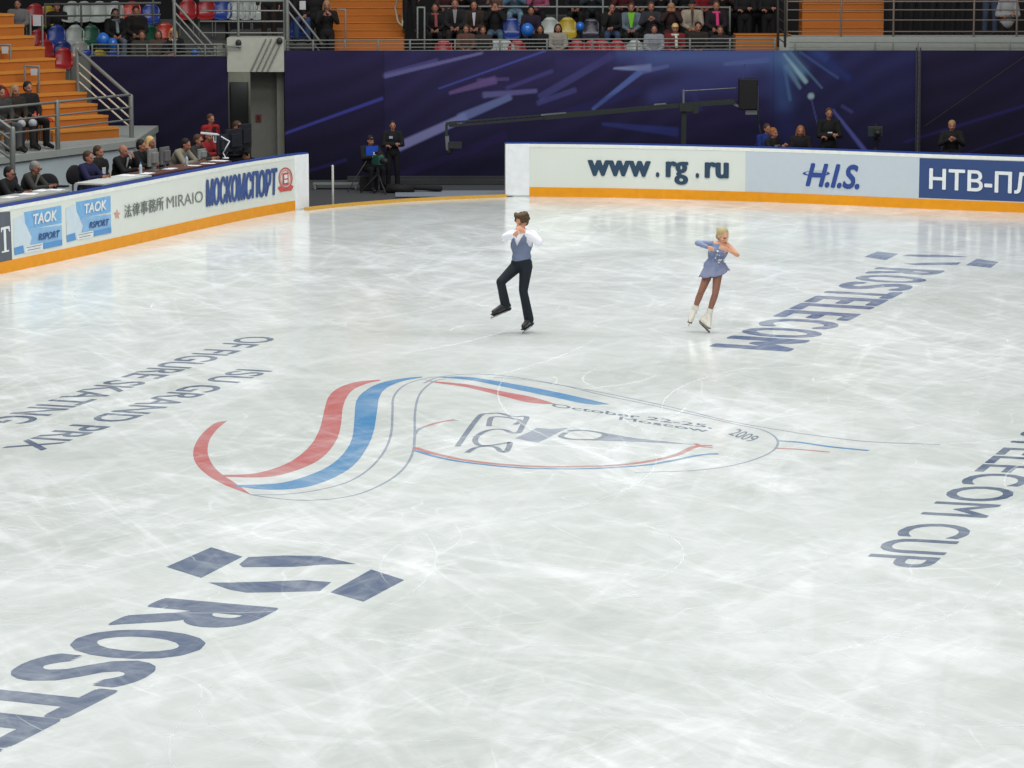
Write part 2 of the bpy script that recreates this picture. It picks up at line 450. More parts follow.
ice_polys('painted_grey_shape', [cC([(720, 345), (780, 313), (870, 322), (1015, 312), (940, 347), (870, 385), (790, 422), (720, 410), (620, 390)]),
    cB([(520, 186), (600, 200), (760, 217), (600, 209), (490, 206), (510, 200)])], GREYT)  # grey shape and thin wedge of the emblem
ice_text('October 22-25,', (551, 406.5), (553, 403.5), (712, 428.5), SLATE, 'painted_word', .012)
ice_text('Moscow', (619, 419.5), (620, 416.5), (708, 432.5), SLATE, 'painted_word', .012)
ice_text('2009', (728, 434), (739, 428.5), (750, 442.5), GREYI, 'painted_word', .012)
# skate cuts
mb = MB(); q = random.Random(3)
def arc_cut(c, r, a0, a1, w):
    vs = []; n = 26
    for i in range(n + 1):
        a = a0 + (a1 - a0) * i / n; ww = w * math.sin(math.pi * min(1, max(0.02, i / n)))
        zz = .0013 + len(mb.f) * 1e-8
        for k in (-1, 1):
            vs.append((c[0] + (r + k * ww / 2) * math.cos(a), c[1] + (r + k * ww / 2) * math.sin(a), zz))
    mb.add(vs, [(2 * i, 2 * i + 1, 2 * i + 3, 2 * i + 2) for i in range(n)])
for i in range(220):
    y = 22 + 42 * q.random() ** 1.2; x = (q.random() - .5) * y * .42; r = q.choice([.6, 1.2, 2.5, 4, 7, 12]) * (.6 + q.random())
    c = (x + q.uniform(-1, 1) * r, y + q.uniform(-1, 1) * r * .6); a = q.uniform(0, 6.28)
    if c[1] + r > 62: continue
    arc_cut(c, r, a, a + q.uniform(.3, 1.6) * (1 if r > 2 else 1.5), q.uniform(.012, .03) * (y / 30))
cutm = mat('cut ice', (236, 243, 243), .5, noise=.03)
cutm.node_tree.nodes['Principled BSDF'].inputs['Alpha'].default_value = .3
tag(mb.build('skate_cuts', cutm, ice), kind='stuff')
# ------------------------------------------------------------------ concrete ground outside
M_conc = mat('dark rubber concrete', (66, 68, 70), .85)
mb = MB(); mb.box((6, 45, -.06), (110, 100, .1)); struct(mb.build('floor', M_conc))
# pale apron between the curb and the wall
mb = MB(); P = [G(395, 196.5, .03), G(512, 196.3, .03), G(540, 190.0, .03), G(395, 190.5, .03)]
mb.add([(p.x, p.y + .15, .012) for p in P], [(0, 1, 2, 3)]); struct(mb.build('apron_floor', mat('pale apron', (120, 128, 138), .8)))
mb = MB()
for k, (dy, zz, c) in enumerate(((0, .05, 0), (.25, .1, 0))):
    a = A(385, 186, 69.2 + dy); mb.box((-.2, 69.4 + dy, zz), (7.0, .22, .1))
struct(mb.build('trim_1', mat('dark plinth', (52, 54, 56), .8)))
# curb
mb = MB(); CP = Path(curb, 1); strip(mb, CP, 0, CP.L[-1], 0, .06, 0, -.12, step=.3)
struct(mb.build('trim_2', mat('orange curb', (206, 160, 70), .5)))
# ------------------------------------------------------------------ boards
ORANGE = mat('orange kick plate', (226, 150, 22), .4); WHITEB = mat('white board', (214, 220, 212), .35, noise=.03, scale=1.5); BLUEC = mat('blue cap rail', (36, 64, 140), .4)
CREAM = mat('cream board edge', (226, 230, 222), .4)
def boards(name, path, s0, s1, sk0, sk1, label, whites):
    mb = MB(); strip(mb, path, s0, s1, 0, BH, 0, -.1)
    o = mb.build(name, WHITEB); struct(o)
    mb = MB(); strip(mb, path, sk0, sk1, 0.0, .205, .012, 0); mb.build('kick_plate', ORANGE, o)
    mb = MB(); strip(mb, path, s0, s1, BH - .012, BH + .018, .01, -.13); mb.build('cap_rail', BLUEC, o)
    mb = MB(); strip(mb, path, s0, s1, BH - .085, BH - .01, .008, 0); mb.build('edge_strip', CREAM, o)
    return o
sLend = LB.s_of(294.4); bl = boards('wall_left', LB, 0, LB.L[-1], 0, sLend, '', None)
mb = MB(); strip(mb, LB, sLend, LB.L[-1], .03, BH - .01, .02, 0); mb.build('end_panel', mat('plain white panel', (226, 230, 232), .4), bl)
sR0 = RB.s_of(529.5); br_ = boards('wall_back', RB, 0, RB.L[-1], sR0, RB.L[-1], '', None)
mb = MB(); strip(mb, RB, 0, sR0, .03, BH - .01, .02, 0); mb.build('end_panel', mat('plain white panel', (226, 230, 232), .4), br_)
NV = mat('navy lettering', (46, 70, 92), .5); HB = mat('royal lettering', (48, 72, 140), .5); MOSK = mat('moscow blue lettering', (62, 86, 142), .5)
GT = mat('grey lettering', (120, 126, 124), .5); WT = mat('white lettering', (222, 228, 230), .5)
for w_, xa_, xb_ in (('www', 587.5, 651), ('.', 656, 659.6), ('rg', 665.8, 688.5), ('.', 695.8, 699.4), ('ru', 704.8, 729)):
    tp = lambda x: 158.2 + (x - 587) * .019; bt = lambda x: 174.8 + (x - 587) * .021
    board_text(RB, w_, (xa_, tp(xa_), bt(xa_)), (xb_, tp(xb_), bt(xb_)), NV, 'lettering', br_, (.05, .018), 0, 1.0 if w_ != 'www' else 1.04, cap=.52)
mb = MB(); strip(mb, RB, RB.s_of(745.5), RB.s_of(919.4), .206, BH - .086, .004, 0); mb.build('advert_panel', mat('pale blue panel', (188, 199, 206), .4, noise=.03), br_)
board_text(RB, 'H.I.S.', (806, 162.4, 185.0), (860, 164.6, 188.4), HB, 'lettering', br_, .03, .28, .98)
mb = MB()
for k in range(40):
    a = 2 * math.pi * k / 40; b = 2 * math.pi * (k + 1) / 40; pts = []
    for t, rr2 in ((a, 1.0), (b, 1.0), (b, .8), (a, .8)):
        pts.append((816.5 + 13.6 * rr2 * math.cos(t), 173.4 + 2.6 * rr2 * math.sin(t) - (.35 if rr2 < 1 else 0)))
    board_poly(RB, pts, None, '', None, .014, mb, 0, True)
mb.build('orbit_mark', HB, br_)
mb = MB(); strip(mb, RB, RB.s_of(919.4), RB.L[-1], .225, BH - .1, .005, 0); mb.build('advert_panel', mat('navy panel', (54, 76, 122), .4, noise=.04), br_)
def fit_board_word(word, px0, top0, bot0, px1, top1, bot1, upto, **k):
    va, _ = text2d(word, k.get('bold', 0)); vb, _ = text2d(upto, k.get('bold', 0))
    ratio = va[:, 0].max() / vb[:, 0].max(); s0 = RB.s_of(px0); s1 = RB.s_of(px1)
    vs, fs = text2d(word, k.get('bold', 0)); W = vs[:, 0].max()
    z00 = RB.sz(px0, bot0)[1]; z01 = RB.sz(px0, top0)[1]; z10 = RB.sz(px1, bot1)[1]; z11 = RB.sz(px1, top1)[1]
    out = []
    for x, y, ly in vs:
        t = x / W * ratio; q_ = RB.at(s0 + (s1 - s0) * t, .014 + ly * .0006); zb = z00 + (z10 - z00) * t; zt = z01 + (z11 - z01) * t
        out.append((q_.x, q_.y, zb + (zt - zb) * y / .727))
    mb = MB(); mb.add(out, fs); mb.build('lettering', WT, br_)
fit_board_word('НТВ-ПЛЮС', 929.6, 168.6, 188.2, 1012.3, 172.4, 192.8, 'НТВ-П', bold=.02)
# left board adverts
def lbp(pts, m, name, off=.008, **k): return board_poly(LB, pts, m, name, bl, off, **k)
c1 = lambda P: [(x / 7.683, 180 + y / 7.68) for x, y in P]
lbp(c1([(-140, 262), (78, 241), (84, 612), (-140, 660)]), mat('slate panel', (88, 94, 104), .5), 'advert_panel')
mb = MB()
for P in ([(0, 366), (66, 352), (70, 398), (62, 392), (56, 372), (10, 382), (6, 400), (0, 404)], [(20, 372), (38, 368), (40, 540), (22, 544)], [(2, 548), (58, 536), (58, 548), (4, 560)]):
    lbp(c1(P), None, '', .016, mb=mb, keep=True)
mb.build('lettering', WT, bl)
SKY = mat('sky blue print', (118, 172, 216), .5, noise=.15, scale=5); SKYL = mat('pale blue print', (134, 178, 216), .5, noise=.15, scale=5); SKYD = mat('deeper blue print', (90, 146, 200), .5, noise=.1, scale=5)
for (ox, oy, sc) in ((0, 0, 1.0), (398, -78, .93)):
    T = lambda P: c1([(185 + ox + (x - 185) * sc, 245 + oy + (y - 245) * sc) for x, y in P])
    lbp(T([(100, 300), (185, 262), (470, 200), (470, 500), (325, 532), (104, 576)]), mat('icy print', (196, 212, 220), .5, noise=.12, scale=6), 'advert_print', .005)
    lbp(T([(185, 248), (470, 196), (470, 330), (300, 362), (215, 376), (190, 330)]), SKY, 'advert_print')
    lbp(T([(212, 378), (470, 348), (470, 500), (325, 530), (325, 480), (225, 498), (240, 440)]), SKYL, 'advert_print')
    lbp(T([(100, 522), (172, 500), (178, 560), (104, 578)]), SKYD, 'advert_print')
    lbp(T([(325, 486), (470, 455), (470, 500), (325, 530)]), SKYD, 'advert_print', .011)
    lbp(T([(185, 510), (320, 482), (320, 536), (188, 560)]), WT, 'advert_print', .010)
    p0 = T([(246, 262), (246, 340)]); p1 = T([(428, 225), (428, 306)])
    board_text(LB, 'TAOK', (p0[0][0], p0[0][1], p0[1][1]), (p1[0][0], p1[0][1], p1[1][1]), WT, 'lettering', bl, .03, .15, off=.018)
    p0 = T([(285, 412), (285, 462)]); p1 = T([(450, 382), (450, 436)])
    board_text(LB, 'RSPORT', (p0[0][0], p0[0][1], p0[1][1]), (p1[0][0], p1[0][1], p1[1][1]), mat('print navy', (60, 90, 140), .5), 'lettering', bl, .02, .3, off=.018)
    mb = MB()
    for P in ([(192, 518), (312, 494), (312, 499), (192, 523)], [(200, 538), (300, 518), (300, 523), (200, 543)]): lbp(T(P), None, '', .016, mb=mb, keep=True)
    mb.build('small_print', GT, bl)
mb = MB(); P = []
for k in range(10):
    a = math.pi / 2 + k * math.pi / 5; r = 4.2 if k % 2 == 0 else 1.7
    P.append((116.6 + r * .85 * math.cos(a), 214.5 - r * 1.35 * math.sin(a)))
lbp(P, mat('pale red star', (206, 150, 140), .5), 'star_mark')
board_text(LB, '法律事務所', (123.5, 205.6, 218.2), (163, 196.6, 209.6), GT, 'lettering', bl, .006, cap=.9, base=-.08)
board_text(LB, 'MIRAIO', (166.2, 196.3, 208.6), (202.4, 190.0, 201.6), GT, 'lettering', bl, 0.0, cap=.727)
board_text(LB, 'МОСКОМСПОРТ', (205.0, 180.6, 206.3), (277, 168.4, 193.6), MOSK, 'lettering', bl, (.075, .02), .12, .98, off=.014)
RM = mat('red emblem', (196, 84, 84), .5); mb = MB()
for ro, ri in ((1, .86), (.74, .68)):
    for k in range(36):
        a = 2 * math.pi * k / 36; b = 2 * math.pi * (k + 1) / 36
        board_poly(LB, [(285.2 + 6.9 * rr2 * math.cos(t), 178 + 10.6 * rr2 * math.sin(t)) for t, rr2 in ((a, ro), (b, ro), (b, ri), (a, ri))], None, '', None, .012, mb, 0, True)
for P in ([(282.2, 173.5), (288, 172.2), (288, 184.2), (282.2, 185.2)], [(277, 188), (279.5, 186), (285, 189.4), (290.5, 184.8), (293, 186.2), (291, 190.2), (285.4, 191), (280, 192)], ):
    lbp(P, None, '', .012, mb=mb, keep=True)
mb.build('red_emblem', RM, bl)
mb = MB(); lbp([(283.6, 175), (286.8, 174.4), (286.8, 178), (283.6, 178.6)], None, '', .016, mb=mb, keep=True); lbp([(283.6, 180), (286.8, 179.4), (286.8, 182.6), (283.6, 183.2)], None, '', .016, mb=mb, keep=True); mb.build('emblem_detail', WT, bl)
# ------------------------------------------------------------------ back wall with printed banners
WY = 70.5
STREAKS = [  # (x0,y0,w0, x1,y1,w1, rgb, strength) measured on the print
 (385,76,2.6, 482,53,1.6,(118,116,172),.8),(385,74,2.2, 437,60,2,(92,90,150),.6),(439,88.5,1.0, 545,51,1.3,(78,88,176),.85),
 (285,133.5,1.6, 382,98.5,2.0,(72,76,170),.8),(398,147,5, 465,117,4.6,(136,138,190),.85),(460,118,5, 510,97,3.6,(120,134,190),.7),
 (484,95,3.4, 536,91,2.4,(112,110,168),.7),(450,93,2, 495,80,4.5,(122,98,158),.65),(478,80,2, 508,79,2,(110,90,150),.5),(507,88,2.2, 552,71,2.4,(80,78,146),.6),
 (538,103,3, 575,90,3,(84,84,150),.6),(540,97,4, 611,56,4,(84,84,148),.55),(593,109,2, 640,72,3.4,(98,122,192),.75),
 (614,68.5,1.2, 650,67.5,4,(150,164,204),.85),(640,72,3, 668,66,2,(110,120,180),.6),(655,96,9, 745,72,10,(72,78,140),.55),(620,55,6, 770,55,10,(86,112,172),.6),
 (725,64,2, 768,60,3,(110,130,190),.5),(603,124,2, 677,132,5,(60,72,150),.5),(690,85,4, 700,110,3,(60,60,120),.4),(560,115,5,640,90,4,(50,50,110),.4),
 (640,62,9,770,58,14,(88,104,164),.5),(690,80,9,765,90,10,(64,66,122),.45),(560,62,6,640,58,7,(62,58,112),.5),(784,58,9,800,72,6,(110,150,184),.7),(784,54,1.5,806,82,2.5,(170,206,214),.7),(790,52,1.5,822,88,1,(120,160,190),.5),(783,60,2,790,100,2,(100,136,176),.5),(800,52,1.5,838,78,1.5,(80,110,170),.5),(786,66,3,800,88,2,(130,165,190),.5),(811,96,3.5, 811,96.2,3.5,(166,190,200),.85),(811,98,.8, 820,134,.8,(92,100,166),.7),(833,110,1.5, 866,152,2.6,(94,100,176),.8),
 (815,50,6, 848,78,3,(56,80,150),.6),(778,54,12, 784,104,9,(66,92,150),.55),(842,106,2, 852,112,2,(90,80,150),.5),(784,120,10,792,140,8,(44,48,104),.5),(830,60,5,870,100,4,(40,40,90),.5),
 (905,142,1.5, 1030,104,2,(48,44,110),.7),(955,157,1.2, 1040,128,1.6,(44,42,104),.6),(285,178,2,346,160,2,(46,44,110),.6),(284,185,12,345,178,10,(10,10,22),.6),
 (470,150,5,505,135,5,(46,36,90),.5),(400,175,4,470,150,4,(40,32,80),.5),(285,70,8,330,60,8,(46,38,84),.4),(160,85,18,220,70,18,(40,34,74),.35)]
def print_wall(name, x0, x1, ytop, base, y_off=0.0, dark=None, parent=None):
    Y = WY + y_off; pt = A(x0, ytop, Y); zt = pt.z; X0 = XA(x0, Y); X1 = XA(x1, Y)
    nx = max(2, int((x1 - x0) / 1.2)); nz = 100
    xs = np.linspace(X0, X1, nx + 1); zs = np.linspace(0, zt, nz + 1)
    XX, ZZ = np.meshgrid(xs, zs); vs = np.stack([XX, np.full_like(XX, Y), ZZ], -1).reshape(-1, 3)
    # print coordinates
    v = vs - np.array([0, 0, H]); dep = v @ np.array(FW[:]); PX = 512 + F * v[:, 0] / dep; PY = 384 - F * (v @ np.array(UPV[:])) / dep
    colr = np.array(lin(base)); dk = np.array(lin(dark or base))
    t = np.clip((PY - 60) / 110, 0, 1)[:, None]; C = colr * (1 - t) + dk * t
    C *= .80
    C *= (1 + .12 * np.sin(PX * .11 + PY * .23 + 2 * np.sin(PX * .03)))[:, None]
    for (a, b, w0, c, d, w1, rgb, al) in STREAKS:
        L2 = (c - a) ** 2 + (d - b) ** 2; tt = ((PX - a) * (c - a) + (PY - b) * (d - b)) / L2
        tc = np.clip(tt, 0, 1); dd = np.hypot(PX - a - tc * (c - a), PY - b - tc * (d - b)); w = w0 + (w1 - w0) * tc
        m = np.clip((w * 1.15 - dd) / (w * .35 + .5), 0, 1)
        soft = max(w0, w1) >= 5.5
        if soft: m = np.exp(-(dd / (w * 1.1)) ** 2)
        m = (m * np.clip(1 - (np.abs(tt - .5) - .5) * math.sqrt(L2) / 3, 0, 1) if L2 > 100 and not soft else m)[:, None] * al
        C = C * (1 - m) + np.array(lin(rgb)) * .8 * m
    W = nx + 1
    fs = [(j * W + i, j * W + i + 1, (j + 1) * W + i + 1, (j + 1) * W + i) for j in range(nz) for i in range(nx)]
    me = bpy.data.meshes.new(name); me.from_pydata(vs.tolist(), [], fs)
    ca = me.color_attributes.new('Print', 'FLOAT_COLOR', 'POINT')
    ca.data.foreach_set('color', np.hstack([np.clip(C, 0, 1), np.ones((len(C), 1))]).astype(np.float32).ravel())
    me.materials.append(M_print)
    o = bpy.data.objects.new(name, me); COL.objects.link(o)
    if parent: o.parent = parent
    return o
M_print = attr_mat('printed banner')
def banner(label, *a, **k): return tag(print_wall('printed_banner', *a, **k), label, 'banner')
# solid wall carrying the banners
M_wall = mat('grey arena concrete', (104, 106, 100), .85)
mb = MB()
for (a, b, yt) in ((60, 228, 56.5), (285, 793, 50.8), (793, 1120, 50.8)):
    zt = A(a, yt, WY + .2).z; mb.box(((XA(a, WY) + XA(b, WY)) / 2, WY + .2, zt / 2), (XA(b, WY) - XA(a, WY), .3, zt))
struct(mb.build('wall_far', M_wall))
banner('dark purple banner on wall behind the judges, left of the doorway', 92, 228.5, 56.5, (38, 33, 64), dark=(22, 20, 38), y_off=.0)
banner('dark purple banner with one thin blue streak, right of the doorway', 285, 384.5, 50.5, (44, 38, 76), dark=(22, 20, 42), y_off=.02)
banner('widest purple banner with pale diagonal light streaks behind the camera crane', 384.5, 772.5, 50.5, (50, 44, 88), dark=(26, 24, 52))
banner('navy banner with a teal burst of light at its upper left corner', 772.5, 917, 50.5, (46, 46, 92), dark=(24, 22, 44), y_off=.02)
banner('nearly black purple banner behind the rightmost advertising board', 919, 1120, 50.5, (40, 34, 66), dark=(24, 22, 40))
# doorway recess
M_pil = mat('olive grey pillar', (104, 104, 98), .8); M_lint = mat('pale concrete lintel', (176, 178, 166), .8)
x0, x1 = XA(228.5, 70.6), XA(285, 70.6)
mb = MB(); zt = A(228, 38, 70.4).z; zb = A(228, 72, 70.4).z
mb.box(((x0 + x1) / 2, 70.95, (zt + zb) / 2), (x1 - x0, 1.0, zt - zb)); struct(mb.build('wall_lintel', M_lint))
mb = MB()
for k in range(4):
    a = A(251 + 5.5 * k, 71, 70.42); b = A(266 + 5.5 * k, 39, 70.42); mb.bar(a, b, .03, .03)
struct(mb.build('trim_3', mat('stair stringer lines', (116, 118, 112), .8)))
mb = MB(); xa, xb = XA(252, 71.5), XA(284.5, 71.0)
mb.box(((xa + xb) / 2 + .05, 71.4, zb / 2), (xb - xa + .1, .5, zb)); p = mb.build('wall_pillar', M_pil); struct(p)
mb = MB(); mb.box((XA(281, 71.0), 71.02, zb / 2), (.16, .3, zb)); struct(mb.build('trim_4', mat('lighter pillar corner', (124, 124, 116), .8)))
mb = MB(); mb.box(((x0 + x1) / 2, 72.6, 1.5), (x1 - x0 + 1, .1, 3.0)); struct(mb.build('wall_recess', mat('dim recess wall', (120, 122, 110), .85)))
dtop = A(240, 82, 72.5).z
mb = MB(); mb.box((XA(239.5, 72.5), 72.5, dtop / 2), (XA(248, 72.5) - XA(231, 72.5), .06, dtop)); dr = mb.build('door_1', mat('dark door', (46, 50, 48), .6)); struct(dr)
mb = MB(); mb.box((XA(246.5, 72.4), 72.43, 1.05), (.1, .05, .03)); mb.build('door_handle', mat('steel', (130, 130, 130), .3, .8), dr)
mb = MB(); c = A(258.5, 118, 71.14); mb.box(c, (.13, .04, .16), mi=0); mb.box(c + Vector((0, -.022, 0)), (.05, .01, .08), mi=1)
tag(mb.build('fire_call_box', [mat('dark red box', (96, 44, 40), .5), mat('call glass', (40, 40, 40), .3)]), 'small dark red call box on the grey pillar beside the doorway', 'call box')
# ------------------------------------------------------------------ upper stands
M_step = mat('grey tier concrete', (76, 78, 76), .9); M_rail = mat('brushed rail', (128, 132, 128), .45, .3); M_raild = mat('dim rail', (92, 92, 88), .5, .3)
M_or = mat('orange stair paint', (170, 100, 36), .7, noise=.1, scale=3); M_orl = mat('yellow orange tread', (194, 128, 52), .7, noise=.1, scale=3)
ROWY = [0, 72.0, 72.9, 73.8, 74.7]
FL = {'m': [0, 2.25, 2.68, 3.12, 3.56], 'l': [0, 2.10, 2.53, 3.00, 3.45], 'r': [0, 2.6, 3.0, 3.4, 3.8]}
def tiers(sec, pa, pb, rows=(1, 2, 3, 4)):
    mb = MB()
    for r in rows:
        y0 = ROWY[r] - .45 if r > 1 else WY + .35; y1 = ROWY[r] + .45
        xa, xb = XA(pa, ROWY[r]), XA(pb, ROWY[r]); mb.box(((xa + xb) / 2, (y0 + y1) / 2, FL[sec][r] / 2), (xb - xa, y1 - y0, FL[sec][r]))
    return struct(mb.build('stand_tier', M_step))
tiers('l', 24, 228); tiers('m', 428, 735)
# left upper stand over the doorway
mb = MB(); xa, xb = XA(228, 72.6), XA(318, 72.6)
mb.box(((xa + xb) / 2, 72.5, 2.98), (xb - xa, 2.1, .14)); mb.box(((xa + xb) / 2, 74.2, 3.1), (xb - xa, 1.5, .3)); struct(mb.build('stand_landing', M_step))
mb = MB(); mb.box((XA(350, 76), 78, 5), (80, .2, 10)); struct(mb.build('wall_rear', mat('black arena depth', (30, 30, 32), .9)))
def staircase(name, px0, px1, ybase, z0, rise, run, n, base, side_px=None):
    o = None; mb = MB()
    for i in range(n):
        y = ybase + i * run; z = z0 + (i + 1) * rise; xa, xb = XA(px0, y), XA(px1, y)
        m2 = MB(); m2.box(((xa + xb) / 2, y + run / 2 + .3, z / 2), (xb - xa, run + .6, z), mi=0); m2.box(((xa + xb) / 2, y + .02, z + .006), (xb - xa, .08, .012), mi=1)
        if o is None: o = m2.build(name, [M_or, M_orl]); struct(o)
        else: m2.build('step', [M_or, M_orl], o)
    return o
z38 = A(368, 52, 71.2).z
staircase('orange_stairs', 322, 427, 71.1, A(368, 50, 71.1).z - .05, .0, .3, 1, 0)
staircase('orange_stairs', 330, 404, 71.6, A(368, 38, 71.6).z - .16, .16, .32, 9, 0)
staircase('orange_stairs', 735, 790, 71.3, A(760, 34, 71.3).z - .3, .28, .3, 1, 0)
staircase('orange_stairs', 801, 882, 72.2, A(840, 36, 72.2).z - .16, .17, .3, 8, 0)
# right concrete ledge and raised deck
za, zb2 = A(900, 37, 70.9).z, A(900, 50.5, 70.9).z
mb = MB(); mb.box(((XA(778, 71) + XA(1120, 71)) / 2, 71.4, (za + 1.5) / 2), (XA(1120, 71) - XA(778, 71), 1.0, za - 1.5)); 
struct(mb.build('ledge_wall', mat('pale ledge concrete', (150, 154, 148), .85)))
mb = MB(); zdeck = A(950, 37, 73).z
mb.box(((XA(884, 73) + XA(1120, 73)) / 2, 73.6, zdeck / 2), (XA(1120, 73) - XA(884, 73), 3, zdeck)); struct(mb.build('stand_tier', mat('dark tier', (44, 44, 44), .9)))
mb = MB(); mb.box(((XA(728, 73) + XA(800, 73)) / 2, 73.9, 1.5), (XA(800, 73) - XA(728, 73), 2.2, 3.0)); struct(mb.build('stand_tier', mat('dark tier', (44, 44, 44), .9)))
# ------------------------------------------------------------------ railings
def railing(label, pts_top, heights, posts, r=.022, rp=.03, m=M_rail, name='guard_rail', parent=None):
    """pts_top: polyline of the top rail; heights: drops of the bars; posts: (point index or point, drop)"""
    o = empty(name, (0, 0, 0), 0, label, 'railing')
    for k, h in enumerate(heights):
        mb = MB(); mb.tube([Vector(p) - Vector((0, 0, h)) for p in pts_top], r if k else r * 1.35); mb.build('rail_bar', m, o, True)
    for p, d in posts:
        mb = MB(); mb.cap(Vector(p), Vector(p) - Vector((0, 0, d)), rp, rp, n=10, k=2); mb.build('post', m, o, True)
    return o
pxh = 1 / 43.0
# front parapet rail, centre
Yr = 70.75
t0, t1 = A(285, 40.5, Yr), A(775, 38.5, Yr)
railing('long low rail of thin bars topping the banner wall below the central crowd', [t0, t1], [0, .085, .165, .24],
        [(A(x, 40.5 - (x - 285) * .004, Yr), .28) for x in (285, 313, 345, 378, 410, 455, 500, 547, 592, 637, 690, 730, 775)], r=.011, rp=.022)
t0, t1 = A(92, 44.5, Yr), A(228, 44.5, Yr)
railing('low rail of thin bars in front of the left seats above the dark banner', [t0, t1], [0, .09, .17, .25],
        [(A(x, 44.5, Yr), .3) for x in (92, 118, 147, 175, 205, 226)], r=.012, rp=.022)
t0, t1 = A(790, 42, 70.72), A(1120, 43, 70.72)
railing('low pipe running along the front of the pale ledge at right', [t0, t1], [0, .12], [(A(x, 42, 70.72), .22) for x in (795, 875, 893, 918, 975, 1010)], r=.012, rp=.02)
Yq = 71.0
railing('tall four bar rail standing on the pale ledge at upper right', [A(786, 1.5, Yq), A(1120, 1.5, Yq)], [0, .19, .42, .68],
        [(A(x, -3, Yq), .93) for x in (787, 841.5, 894, 974.5, 1017.5, 1060)], r=.014, rp=.024, m=mat('rust grey rail', (120, 108, 98), .5, .3))
# rail above the doorway
railing('four bar rail across the gap above the doorway', [A(200, 1, 70.9), A(285, 1, 70.9)], [0, .22, .46, .72], [(A(x, -4, 70.9), .95) for x in (238, 284, 288)], r=.018, rp=.028)
railing('sloping stair rail on left side of the gap above the doorway', [A(173, 1, 70.8), A(215, 48, 70.8)], [0, .22, .40], [(A(174, -4, 70.8), 1.25), (A(215, 46, 70.8), .3)], r=.022, rp=.04)
railing('sloping stair rail on right side of the gap, beside the standing woman', [A(286, -2, 70.8), A(322, 44, 70.8)], [0, .24], [(A(287, -6, 70.8), 1.3)], r=.02, rp=.045)
railing('short grey rail hanging over the pale lintel', [A(226, 46.5, 70.38), A(241, 46.5, 70.38)], [0, ], [(A(227, 46, 70.38), .2), (A(240, 46, 70.38), .06)], r=.014, rp=.016)
mb = MB(); mb.ell(A(238.5, 43, 70.42), (.07, .05, .08)); tag(mb.build('flood_lamp', mat('lamp black', (50, 50, 52), .4), None, True), 'small round dark lamp above left end of the pale lintel', 'lamp')
mb = MB(); mb.ell(A(279.5, 41, 70.42), (.07, .05, .08)); tag(mb.build('flood_lamp', mat('lamp black', (50, 50, 52), .4), None, True), 'small round dark lamp above right end of the pale lintel', 'lamp')
# upper crowd rail
railing('long upper rail with posts between second and third rows of the crowd', [A(440, 6.5, 73.3), A(730, 7.5, 73.3)], [0], [(A(557, -5, 73.3), .9), (A(603, -5, 73.3), .9), (A(671, -8, 73.3), .5), (A(730, 7, 73.3), .75)], r=.018, rp=.024)
# left upper rails
railing('upper rail with posts behind the green seat at upper left', [A(45, 4.5, 72.45), A(160, 3, 72.45)], [0, .27], [(A(45, 4, 72.45), .55), (A(81, 4, 72.45), .5), (A(119, 3, 72.45), .45), (A(153, -2, 72.45), .6)], r=.022, rp=.025, m=M_raild)
def frame(label, pts, r, sign=None, m=M_rail, cat='railing'):
    o = empty('hoop_rail', (0, 0, 0), 0, label, cat)
    mb = MB(); mb.tube(pts, r); mb.build('hoop', m, o, True)
    if sign:
        mb = MB(); c, w, h = sign; mb.box(c, (w, .015, h)); mb.build('paper_notice', mat('paper', (180, 182, 186), .7), o)
    return o
Y9 = 69.4
frame('tall hoop rail holding a white paper notice, left of the red seats', [A(30.5, 56, Y9), A(30.5, 15.5, Y9), A(42.5, 16, Y9), A(42.5, 66, Y9)], .024, (A(37, 20.5, Y9 - .03), .18, .24))
frame('hoop rail with a small notice standing on the middle of the orange stairs', [A(25, 92, 67), A(25, 66, 67), A(39, 66.5, 67), A(39, 97, 67)], .024, (A(34, 72, 66.97), .14, .14))
frame('hoop rail with a small notice at left edge of the orange stairs', [A(-4, 70, 67.6), A(-4, 45, 67.6), A(10.5, 45, 67.6), A(10.5, 76, 67.6)], .024, (A(5, 50, 67.57), .14, .15))
frame('narrow hoop rail at left end of the central crowd', [A(417.5, 38, 71.3), A(417.5, 7.5, 71.3), A(424.5, 7.5, 71.3), A(424.5, 49, 71.3)], .022)
frame('pale sloping handrail at right edge of the central orange stairs', [A(400, -6, 72.4), A(395, 8, 71.9), A(398, 22, 71.6), A(402, 26, 71.6), A(405, -6, 72.2)], .024, m=mat('pale rail', (150, 142, 122), .5, .2))
frame('thin hoop rail right of the standing woman on the orange stairs', [A(345.5, 42, 71.2), A(345.5, 9.5, 71.2), A(337, 9.5, 71.2)], .02)
# ladder truss at 785
o = empty('lighting_truss', (0, 0, 0), 0, 'dark vertical ladder truss at right end of the central crowd', 'truss')
MK = mat('truss black', (58, 58, 56), .5, .4)
for x in (778, 785): 
    mb = MB(); mb.cap(A(x, -8, 70.9), A(x, 46, 70.9), .03, .03, n=8, k=2); mb.build('truss_post', MK, o, True)
for yy in (-2, 8, 18, 28, 38):
    mb = MB(); mb.tube([A(778, yy, 70.9), A(785, yy + 5, 70.9)], .012); mb.build('rung', MK, o, True)
o = empty('lighting_truss', (0, 0, 0), 0, 'slim grey vertical truss in front of the seam of the right banners', 'truss')
for x in (916.6, 920.6):
    mb = MB(); mb.cap(A(x, 48, 70.2), Vector((XA(x, 70.2), 70.2, 0)), .016, .016, n=8, k=2); mb.build('truss_post', mat('truss grey', (58, 56, 66), .6, .1), o, True)
mb = MB()
for k in range(26):
    a = A(916.6, 50 + k * 5.2, 70.2); b = A(920.6, 52.6 + k * 5.2, 70.2)
    if b.z > .1: mb.tube([a, b, A(916.6, 55.2 + k * 5.2, 70.2)], .007, n=6)
